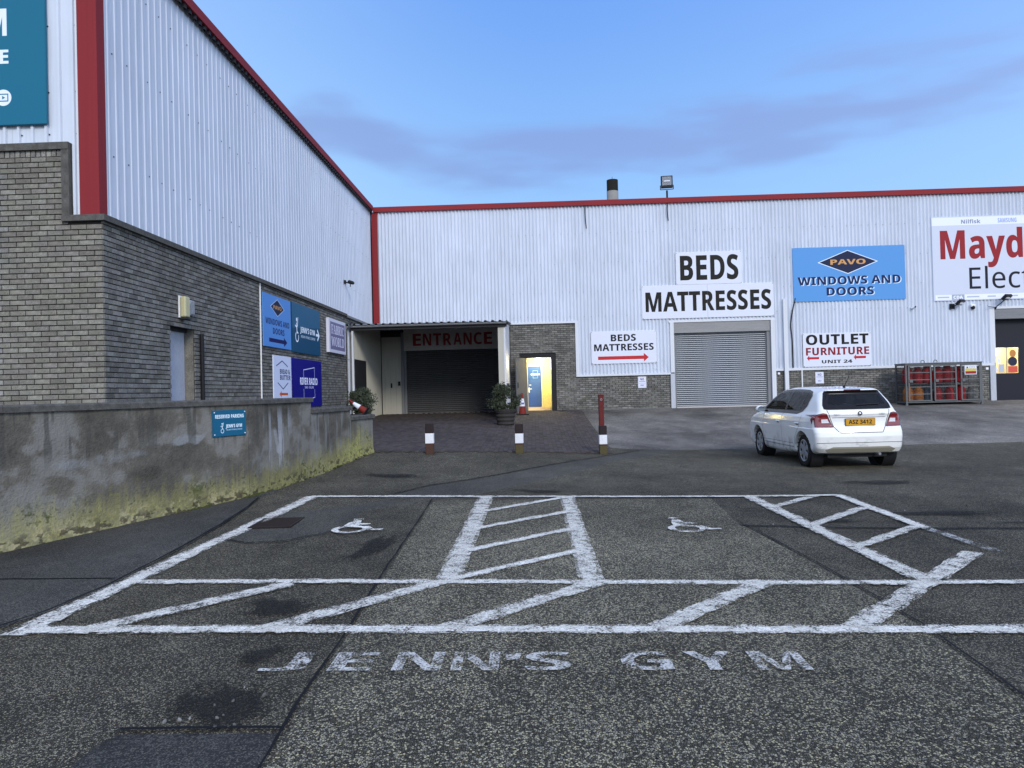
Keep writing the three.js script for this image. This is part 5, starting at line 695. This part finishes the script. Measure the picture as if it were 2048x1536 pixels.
    for (const z of [-1.22, -0.2]) { const p = h(z, 0.80); const hd = part(car, 'door_handle', rbox(0.026, 0.028, 0.17, p[0] + s * 0.016, 0.80, z, 0.011, 3), paint); part(hd, 'handle_recess', ribbon([[z - 0.06, 0.785], [z + 0.05, 0.785]], h, 0.03, 0.002), gapAndShade); }
    const mp = h(-2.03, 0.99), mir = part(car, 'door_mirror', (() => { const g = new THREE.SphereGeometry(0.1, 20, 14).scale(1.05, 0.74, 0.75); return g.translate(mp[0] + s * 0.155, 1.02, -2.03); })(), paint); part(mir, 'mirror_glass', new THREE.CircleGeometry(0.082, 24).scale(1.05, 0.72, 1).translate(mp[0] + s * 0.155, 1.02, -1.953), std({ rgb: [0.75, 0.8, 0.82], roughness: 0.03, metalness: 1 })); part(mir, 'mirror_arm', rbox(0.12, 0.03, 0.06, mp[0] + s * 0.045, 0.985, -2.05, 0.01), rubber);
    // tail lamps wrap the corner
    const T = [[s * 0.495, 0.752], [s * 0.80, 0.755], [s * 0.805, 0.955], [s * 0.66, 0.995], [s * 0.60, 0.985]]; const tl = part(car, 'tail_light', skin(T, hitRear, 0.006), lamp);
    part(tl, 'lamp_border', ribbon(T, hitRear, 0.014, 0.008, true), lampDark); part(tl, 'clear_lens', skin([[s * 0.56, 0.825], [s * 0.69, 0.825], [s * 0.695, 0.89], [s * 0.585, 0.894]], hitRear, 0.009), clear);
    part(tl, 'lamp_wing', skin([[0.44, 0.80], [0.44, 0.945], [0.37, 0.93], [0.36, 0.88]], h, 0.006), lamp);
  }
  // tailgate
  part(car, 'tailgate_seam', ribbon([[-0.585, 1.05], [-0.48, 0.752], [-0.40, 0.65], [0.40, 0.65], [0.48, 0.752], [0.585, 1.05]], hitRear, 0.010, 0.002), gapAndShade);
  part(car, 'tailgate_crease', ribbon([[-0.50, 0.93], [0.50, 0.93]], hitRear, 0.016, 0.010), paint); part(car, 'painted_crease_shadow', ribbon([[-0.50, 0.916], [0.50, 0.916]], hitRear, 0.006, 0.003), gapAndShade);  // dark line under the crease is painted shade; the skin is unbroken there
  part(car, 'bumper_line', ribbon([[-0.80, 0.47], [-0.45, 0.475], [0.45, 0.475], [0.80, 0.47]], hitRear, 0.008, 0.002), gapAndShade);
  part(car, 'bumper_insert', skin([[-0.60, 0.30], [0.60, 0.30], [0.66, 0.345], [0.52, 0.40], [-0.52, 0.40], [-0.66, 0.345]], hitRear, 0.004), std({ rgb: [0.27, 0.25, 0.19], roughness: 0.8, map: grain }));
  part(car, 'high_brake_light', rbox(0.32, 0.024, 0.02, 0, 1.404, 0.315, 0.008), lampDark);
  { const z = hitRear(0, 0.84)[2] + 0.012; const np = part(car, 'number_plate', rbox(0.56, 0.128, 0.014, 0, 0.838, z, 0.004), M.black); part(np, 'plate_face', printPlane(0.545, 0.116, (c, w, h) => { c.fillStyle = '#15120a'; fit(c, 'ASZ 3412', w * 0.10, w * 0.90, h * 0.80, h * 0.60); }, 320, [190, 140, 40]).translate(0, 0.838, z + 0.010), lastPrint());
    const bz = hitRear(0, 0.985)[2]; const bd = part(car, 'badge', new THREE.CylinderGeometry(0.041, 0.041, 0.010, 28).rotateX(Math.PI / 2 - 0.3).translate(0, 0.988, bz + 0.008), std({ rgb: [0.16, 0.16, 0.17], roughness: 0.2, metalness: 0.9 })); part(bd, 'badge_centre', new THREE.CylinderGeometry(0.037, 0.037, 0.014, 28).rotateX(Math.PI / 2 - 0.3).translate(0, 0.989, bz + 0.011), M.black); part(bd, 'badge_wing', new THREE.SphereGeometry(0.022, 12, 8).scale(1.1, 0.8, 0.3).translate(-0.004, 0.987, bz + 0.021), std({ rgb: [0.6, 0.6, 0.62], roughness: 0.2, metalness: 0.8 })); }
  { const chrome = std({ rgb: [0.5, 0.5, 0.52], roughness: 0.3, metalness: 0.7 }); for (const [txt, x0, h] of [['SKODA', -0.47, 0.026], ['FABIA', 0.34, 0.024]]) { const g = new THREE.ExtrudeGeometry(font.generateShapes(txt, 0.034), { depth: 0.004, bevelEnabled: false, curveSegments: 3 }); const q = hitRear(x0 + 0.06, 0.965); g.translate(x0, 0.955, q[2] + 0.001); part(car, 'model_lettering', g, chrome); } }
  part(car, 'aerial', join([bar([0.0, 1.452, -0.05], [0.03, 1.47, -0.03], 0.022), bar([0.015, 1.46, -0.04], [0.075, 1.66, 0.06], 0.006)]), rubber);
  part(car, 'exhaust', bar([0.34, 0.275, 0.4], [0.34, 0.265, 0.63], 0.026, 12), M.greySteel);
  // cabin
  const trim = std({ rgb: [0.02, 0.02, 0.022], roughness: 0.85 });
  const cab = part(car, 'cabin', join([bb(-0.66, 0.66, 0.34, 0.40, -2.5, 0.45), bb(-0.68, 0.68, 0.75, 0.97, -2.55, -2.15), bb(-0.64, 0.64, 0.90, 0.93, -0.02, 0.48), bb(-0.62, 0.62, 0.4, 0.92, -0.05, 0.0)]), trim);
  const seat = (x, z, w) => { part(cab, 'seat', join([rbox(w, 0.62, 0.13, x, 0.80, z, 0.05, 3), rbox(w, 0.14, 0.48, x, 0.52, z - 0.25, 0.05, 3)]), trim); };
  seat(-0.36, -1.0, 0.5); seat(0.36, -1.0, 0.5); seat(0, -0.1, 1.2); for (const [x, z, y] of [[-0.36, -1.0, 1.21], [0.36, -1.0, 1.21], [-0.34, -0.06, 1.13], [0.34, -0.06, 1.13]]) part(cab, 'headrest', rbox(0.25, 0.19, 0.10, x, y, z, 0.045, 3), trim);
  part(cab, 'steering_wheel', new THREE.TorusGeometry(0.18, 0.016, 8, 24).rotateX(-0.4).translate(0.36, 0.98, -1.72), trim);
  for (const z of [0, -2.47]) for (const s of [-1, 1]) part(car, 'arch_liner', new THREE.CylinderGeometry(0.354, 0.354, 0.24, 28, 1, true).rotateZ(Math.PI / 2).translate(s * 0.69, 0.305, z), rubber);
  part(car, 'underbody', bb(-0.56, 0.56, 0.20, 0.36, -2.95, 0.45), rubber);
  // wheels
  const tyreG = new THREE.LatheGeometry([[0.195, -0.085], [0.235, -0.097], [0.275, -0.093], [0.294, -0.075], [0.300, -0.04], [0.3005, 0], [0.300, 0.04], [0.294, 0.075], [0.275, 0.093], [0.235, 0.097], [0.195, 0.085]].map(([a, b]) => new THREE.Vector2(a, b)), 48).rotateZ(Math.PI / 2);
  const rim = std({ rgb: [0.34, 0.35, 0.37], roughness: 0.4, metalness: 0.5, map: grain });
  for (const [z, s] of [[0, -1], [0, 1], [-2.47, -1], [-2.47, 1]]) {
    const w = new THREE.Group(); w.name = 'wheel'; w.position.set(s * 0.735, 0.300, z); w.rotation.x = z * 0.3 + s; car.add(w); part(w, 'tyre', tyreG, std({ rgb: [0.022, 0.021, 0.020], roughness: 0.9, map: grain }));
    part(w, 'rim', [new THREE.CylinderGeometry(0.2, 0.2, 0.12, 36, 1, true).rotateZ(Math.PI / 2), new THREE.CylinderGeometry(0.2, 0.2, 0.01, 36).rotateZ(Math.PI / 2).translate(s * 0.02, 0, 0)], M.dark);
    const sp = []; for (let i = 0; i < 6; i++) sp.push(new RoundedBoxGeometry(0.022, 0.15, 0.085, 2, 0.01).translate(s * 0.078, 0.125, 0).rotateX(i * Math.PI / 3)); sp.push(new THREE.TorusGeometry(0.195, 0.014, 8, 40).rotateY(Math.PI / 2).translate(s * 0.08, 0, 0), new THREE.CylinderGeometry(0.06, 0.065, 0.03, 24).rotateZ(Math.PI / 2).translate(s * 0.078, 0, 0)); part(w, 'hub_cap', sp, rim);
  }
}

// ---------------------------------------------------------------- posts at the edge of the paving
{
  const timber = std({ rgb: [0.10, 0.055, 0.042], roughness: 0.9, map: rep(speck, 2) }), mossy = std({ rgb: [0.12, 0.10, 0.05], roughness: 0.95, map: rep(speck, 2) }), tops = std({ rgb: [0.022, 0.014, 0.014], roughness: 0.7, map: grain });
  const spots = [[-2.17, -15.22, 'leftmost square post with black top and white band at the paving edge'], [-0.36, -15.82, 'middle square post with black top and white band at the paving edge'], [1.46, -16.56, 'rightmost short square post with white band, at the foot of the red pole']];
  spots.forEach(([x, z, lab], i) => { const t = thing('bollard', lab, 'bollard', [x, ground(x, z) - 0.01, z], [0.05, -0.04, 0.02][i], 'square posts along the paving edge');
    part(t, 'base', rbox(0.165, 0.22, 0.165, 0, 0.11, 0, 0.012), i === 0 ? timber : mossy); part(t, 'collar', rbox(0.166, 0.06, 0.166, 0, 0.215, 0, 0.01), timber); part(t, 'white_band', rbox(0.172, 0.205, 0.172, 0, 0.33, 0, 0.008), std({ rgb: [0.74, 0.75, 0.77], roughness: 0.55, map: grain })); part(t, 'black_top', rbox(0.165, 0.20, 0.165, 0, 0.533, 0, 0.012), tops); });
  const p = [1.46, -16.80], t = thing('red_pole', 'tall dull red square pole rising behind the rightmost post', 'pole', [p[0], ground(...p) - 0.01, p[1]], 0.03), rp = std({ rgb: [0.15, 0.020, 0.018], roughness: 0.65, map: rep(speck, 1.5) });
  part(t, 'shaft', rbox(0.11, 1.28, 0.11, 0, 0.65, 0, 0.01), rp); part(t, 'top_cap', rbox(0.118, 0.03, 0.118, 0, 1.30, 0, 0.008), rp); part(t, 'eye_bolt', new THREE.TorusGeometry(0.02, 0.006, 6, 14).translate(0, 1.2, 0.06), M.galv);
}
// ---------------------------------------------------------------- cones
function coneParts(t, sleeve, H = 0.74) {
  const s = H / 0.74, prof = (a, b) => new THREE.LatheGeometry(Array.from({ length: 6 }, (_, i) => { const y = lerp(a, b, i / 5); return new THREE.Vector2(lerp(0.135, 0.028, y / 0.72) * s, (0.03 + y) * s); }), 24), red = std({ rgb: [0.17, 0.018, 0.012], roughness: 0.65 });
  part(t, 'base', rbox(0.40 * s, 0.035 * s, 0.40 * s, 0, 0.0175 * s, 0, 0.012 * s), M.black); part(t, 'cone_body', prof(0, 0.71), red); const b = part(t, 'reflective_sleeve', prof(0.27, 0.54).scale(1.04, 1, 1.04), sleeve); part(t, 'tip', cyl(0.03 * s, 0.03 * s, 0.03 * s, 0, 0.745 * s, 0, 16), red); return b;
}
{
  const sl = std({ rgb: [0.68, 0.70, 0.76], roughness: 0.5 });
  const x = -0.47, z = -26.6, t = thing('traffic_cone', 'upright red and white traffic cone beside the open steel door', 'traffic cone', [x, ground(x, z) + 0.022, z], 0.2); const b = coneParts(t, sl); part(b, 'sleeve_mark', bb(-0.05, 0.05, 0.37, 0.43, 0.095, 0.10), std({ rgb: [0.10, 0.14, 0.4], roughness: 0.5 }));
  const k = thing('traffic_cone', 'small toppled traffic cone leaning on the low end of the rendered wall', 'traffic cone', [-3.445, 1.185, -15.18]); const inner = new THREE.Group(); inner.name = 'cone_lying'; inner.rotation.z = 0.95; k.add(inner); coneParts(inner, sl, 0.42);
}
// ---------------------------------------------------------------- planters
function leafGeo() { const g = new THREE.BufferGeometry(); g.setAttribute('position', new THREE.Float32BufferAttribute([0, 0, 0, 0.35, 0.45, 0.06, 0, 1, 0, -0.35, 0.45, 0.06], 3)); g.setAttribute('uv', new THREE.Float32BufferAttribute([0, 0, 1, 0, 1, 1, 0, 1], 2)); g.setIndex([0, 1, 2, 0, 2, 3]); g.computeVertexNormals(); return g.toNonIndexed(); }
const leafMats = [[0.030, 0.046, 0.018], [0.045, 0.060, 0.024], [0.060, 0.072, 0.034]].map((c) => { const m = new THREE.MeshPhysicalMaterial({ roughness: 0.75, side: THREE.DoubleSide, transmission: 0.15, thickness: 0 }); m.color.setRGB(...c); return m; });
function shrub(x, y, z, rx, ry, label, seed, n) {
  const R = rng(seed), t = thing('potted_shrub', label, 'shrub', [x, y, z]), base = leafGeo(), lists = [[], [], []], stems = [], M4 = new THREE.Matrix4(), q = new THREE.Quaternion(), e = new THREE.Euler();
  const clumps = Array.from({ length: 34 }, () => { const a = R() * 6.28, h = R(), r = rx * (0.25 + 0.75 * Math.sqrt(R())) * Math.sin(Math.PI * (0.16 + 0.72 * h)); return [Math.cos(a) * r, ry * (0.18 + 0.9 * h), Math.sin(a) * r, 0.09 + 0.08 * R()]; });
  for (let i = 0; i < n; i++) { const c = clumps[Math.floor(R() * clumps.length)], d = new THREE.Vector3(R() - 0.5, R() - 0.5, R() - 0.5).normalize().multiplyScalar(c[3] * (0.4 + 0.7 * R())), s = 0.028 + 0.03 * R(); e.set(R() * 6.28, R() * 6.28, R() * 6.28); q.setFromEuler(e); M4.compose(new THREE.Vector3(c[0] + d.x, c[1] + d.y, c[2] + d.z), q, new THREE.Vector3(s, s * 1.6, s)); lists[Math.floor(R() * 3)].push(base.clone().applyMatrix4(M4)); }
  for (let i = 0; i < 12; i++) { const c = clumps[i]; stems.push(bar([(R() - 0.5) * 0.14, -0.05, (R() - 0.5) * 0.14], [c[0] * 0.8, c[1], c[2] * 0.8], 0.009, 5)); }
  part(t, 'stem', join(stems), std({ rgb: [0.13, 0.10, 0.07], roughness: 0.9 })); lists.forEach((l, i) => part(t, 'foliage', join(l), leafMats[i], 'stuff'));
}
function pot(x, z, r, h, label) { const t = thing('plant_pot', label, 'plant pot', [x, ground(x, z) + 0.02, z]), P = []; for (let i = 0; i <= 24; i++) { const v = i / 24; P.push(new THREE.Vector2(r * (0.80 + 0.2 * v) * (1 + 0.045 * Math.sin(v * Math.PI * 7)), v * h)); } P.push(new THREE.Vector2(r * 1.06, h), new THREE.Vector2(r * 1.06, h + 0.05), new THREE.Vector2(r * 0.92, h + 0.05), new THREE.Vector2(r * 0.9, h - 0.06)); P.unshift(new THREE.Vector2(0.001, 0));
  part(t, 'tub', new THREE.LatheGeometry(P, 36), std({ rgb: [0.045, 0.042, 0.040], roughness: 0.75, map: grain })); part(t, 'soil', cyl(r * 0.9, r * 0.9, 0.02, 0, h - 0.05, 0, 24), std({ rgb: [0.02, 0.015, 0.01], roughness: 1 })); }
pot(-0.92, -22.7, 0.31, 0.42, 'dark ribbed round plant pot at the foot of the entrance wall'); shrub(-0.92, ground(-0.92, -22.7) + 0.40, -22.7, 0.50, 0.70, 'dark green bushy shrub in the ribbed pot by the entrance wall', 301, 5200);
pot(-5.12, -21.9, 0.30, 0.36, 'dark round plant pot behind the low end of the rendered wall'); shrub(-5.12, ground(-5.12, -21.9) + 0.34, -21.9, 0.38, 0.72, 'dark green shrub showing above the low end of the rendered wall', 303, 3800);

// ---------------------------------------------------------------- gas bottle cage
{
  const x0 = 13.14, x1 = 15.76, z0 = -27.0, z1 = -27.72, yb = ground(14.4, -27.3) + 0.02, yt = 2.17, fr = std({ rgb: [0.125, 0.132, 0.135], roughness: 0.5, metalness: 0.3, map: grain }), w = 0.05;
  const C = thing('gas_cage', 'galvanised wire cage holding red and orange gas bottles by the brick wall', 'cage');
  const P = (x, z) => bb(x - w / 2, x + w / 2, yb, yt, z - w / 2, z + w / 2);
  for (const [x, z] of [[x0, z0], [x1, z0], [x0, z1], [x1, z1]]) part(C, 'corner_post', P(x, z), fr);
  const H = (y, a) => join([bb(x0, x1, y - a, y + a, z0 - 0.02, z0 + 0.02), bb(x0, x1, y - a, y + a, z1 - 0.02, z1 + 0.02), bb(x0 - 0.02, x0 + 0.02, y - a, y + a, z1, z0), bb(x1 - 0.02, x1 + 0.02, y - a, y + a, z1, z0)]);
  part(C, 'frame_rail', H(yb + 0.09, 0.025), fr); part(C, 'frame_rail', H(yt - 0.03, 0.03), fr); part(C, 'roof_plate', bb(x0 - 0.05, x1 + 0.05, yt, yt + 0.02, z1 - 0.03, z0 + 0.06), M.greySteel); part(C, 'shelf', bb(x0, x1, 1.44, 1.465, z1, z0 - 0.03), fr); part(C, 'floor_plate', bb(x0, x1, yb + 0.06, yb + 0.08, z1, z0 - 0.03), fr);
  for (const x of [x0 + 0.75, x0 + 1.2]) part(C, 'lifting_eye', new THREE.TorusGeometry(0.06, 0.014, 6, 18).translate(x, yt + 0.06, z0 - 0.3), fr);
  const doors = [[x0 + 0.05, x0 + 0.86], [x0 + 0.95, x0 + 1.74], [x0 + 1.88, x1 - 0.05]];
  for (const [a, b] of doors) { const D = new THREE.Group(); D.name = 'cage_door'; C.add(D); const z = z0 + 0.045, y0 = yb + 0.12, y1 = yt - 0.07; part(D, 'door_frame', join([bb(a, a + 0.05, y0, y1, z - 0.02, z + 0.02), bb(b - 0.05, b, y0, y1, z - 0.02, z + 0.02), bb(a, b, y0, y0 + 0.04, z - 0.019, z + 0.019), bb(a, b, y1 - 0.04, y1, z - 0.019, z + 0.019)]), fr);
    for (let i = 1; i < 5; i++) part(D, 'cross_bar', bb(a, b, y0 + i * (y1 - y0) / 5 - 0.014, y0 + i * (y1 - y0) / 5 + 0.014, z - 0.012, z + 0.012), fr);
    const m = []; for (let x = a + 0.05; x < b; x += 0.05) m.push(bb(x - 0.004, x + 0.004, y0, y1, z - 0.024, z - 0.018)); for (let y = y0; y < y1; y += 0.05) m.push(bb(a, b, y - 0.004, y + 0.004, z - 0.030, z - 0.024)); part(D, 'wire_mesh', join(m), M.dark, 'stuff'); part(D, 'latch', rbox(0.12, 0.10, 0.03, a + 0.09, 1.55, z + 0.03, 0.006), fr); }
  { const m = []; for (let z = z1; z < z0; z += 0.05) m.push(bb(x0 - 0.003, x0 + 0.001, yb, yt, z - 0.002, z + 0.002)); for (let y = yb; y < yt; y += 0.05) m.push(bb(x0 - 0.007, x0 - 0.003, y - 0.002, y + 0.002, z1, z0)); part(C, 'wire_mesh', join(m), M.dark, 'stuff'); for (const y of [1.1, 1.78]) part(C, 'side_bar', bb(x0 - 0.02, x0 + 0.02, y - 0.014, y + 0.014, z1, z0), fr); }
  part(C, 'foot', join([bb(x0 - 0.04, x0 + 0.04, yb - 0.03, yb + 0.02, z0 - 0.04, z0 + 0.04), bb(x1 - 0.04, x1 + 0.04, yb - 0.03, yb + 0.02, z0 - 0.04, z0 + 0.04)]), fr);
  // bottles, one by one
  const col = { red: std({ rgb: [0.38, 0.016, 0.020], roughness: 0.5 }), orange: std({ rgb: [0.50, 0.17, 0.03], roughness: 0.55 }), blue: std({ rgb: [0.035, 0.05, 0.075], roughness: 0.5 }), grey: std({ rgb: [0.18, 0.18, 0.17], roughness: 0.6 }) };
  const bottle = (c, x, y, h, r, label, zz = z0 - 0.34) => { const t = thing('gas_bottle', label, 'gas bottle', [x, y, zz], 0, 'gas bottles in the cage'); part(t, 'cylinder', new THREE.LatheGeometry([[0.001, 0.02], [r * 0.7, 0.02], [r * 0.82, 0], [r * 0.86, 0.03], [r * 0.97, 0.06], [r, 0.1], [r, h - 0.12], [r * 0.93, h - 0.06], [r * 0.7, h - 0.01], [r * 0.3, h + 0.01], [0.001, h + 0.012]].map(([a, b]) => new THREE.Vector2(a, b)), 24), col[c]); const s = part(t, 'shroud', new THREE.CylinderGeometry(r * 0.62, r * 0.66, 0.10, 20, 1, true).translate(0, h + 0.04, 0), col[c]); part(s, 'valve', join([cyl(0.02, 0.025, 0.07, 0, h + 0.03, 0, 10), cyl(0.035, 0.035, 0.02, 0, h + 0.075, 0, 10)]), M.galv); };
  const ord = ['first', 'second', 'third', 'fourth', 'fifth', 'sixth'];
  [13.36, 13.72, 14.05, 14.42, 14.76, 15.16].forEach((x, i) => bottle('red', x, 1.466, 0.55 - 0.05 * (i % 2), 0.165, `${ord[i]} red gas bottle from the left on the upper shelf of the cage`));
  bottle('orange', 13.36, yb + 0.081, 0.50, 0.17, 'leftmost orange gas bottle on the cage floor'); bottle('orange', 13.72, yb + 0.081, 0.50, 0.17, 'right hand orange gas bottle on the cage floor');
  bottle('blue', 14.02, yb + 0.081, 0.42, 0.14, 'dark blue gas bottle on the cage floor next to the orange ones'); bottle('red', 14.40, yb + 0.081, 0.44, 0.15, 'leftmost red gas bottle on the cage floor'); bottle('red', 14.82, yb + 0.081, 0.48, 0.15, 'middle red gas bottle on the cage floor'); bottle('red', 15.22, yb + 0.081, 0.50, 0.16, 'rightmost red gas bottle on the cage floor'); bottle('grey', 15.56, yb + 0.081, 0.42, 0.13, 'grey gas bottle on the cage floor at the right end');
  sign('warning_plate', 'small hazard plate with red and yellow bands on the gas cage door', 0.42, 0.33, [15.36, 1.90, z0 + 0.062], 0, (c, w, h) => { c.fillStyle = '#c9b53a'; c.fillRect(w * 0.04, h * 0.36, w * 0.92, h * 0.26); c.fillStyle = '#8c2a26'; c.fillRect(w * 0.04, h * 0.64, w * 0.92, h * 0.3); c.fillStyle = '#222'; poly(c, [[w * 0.12, h * 0.32], [w * 0.21, h * 0.08], [w * 0.3, h * 0.32]]); c.fill(); c.strokeStyle = '#555'; c.lineWidth = 4; for (const k of [0.5, 0.76]) { c.beginPath(); c.arc(w * k, h * 0.2, h * 0.12, 0, 7); c.stroke(); } }, 256, undefined, { d: 0.01 });
}

renderer.render(scene, camera);
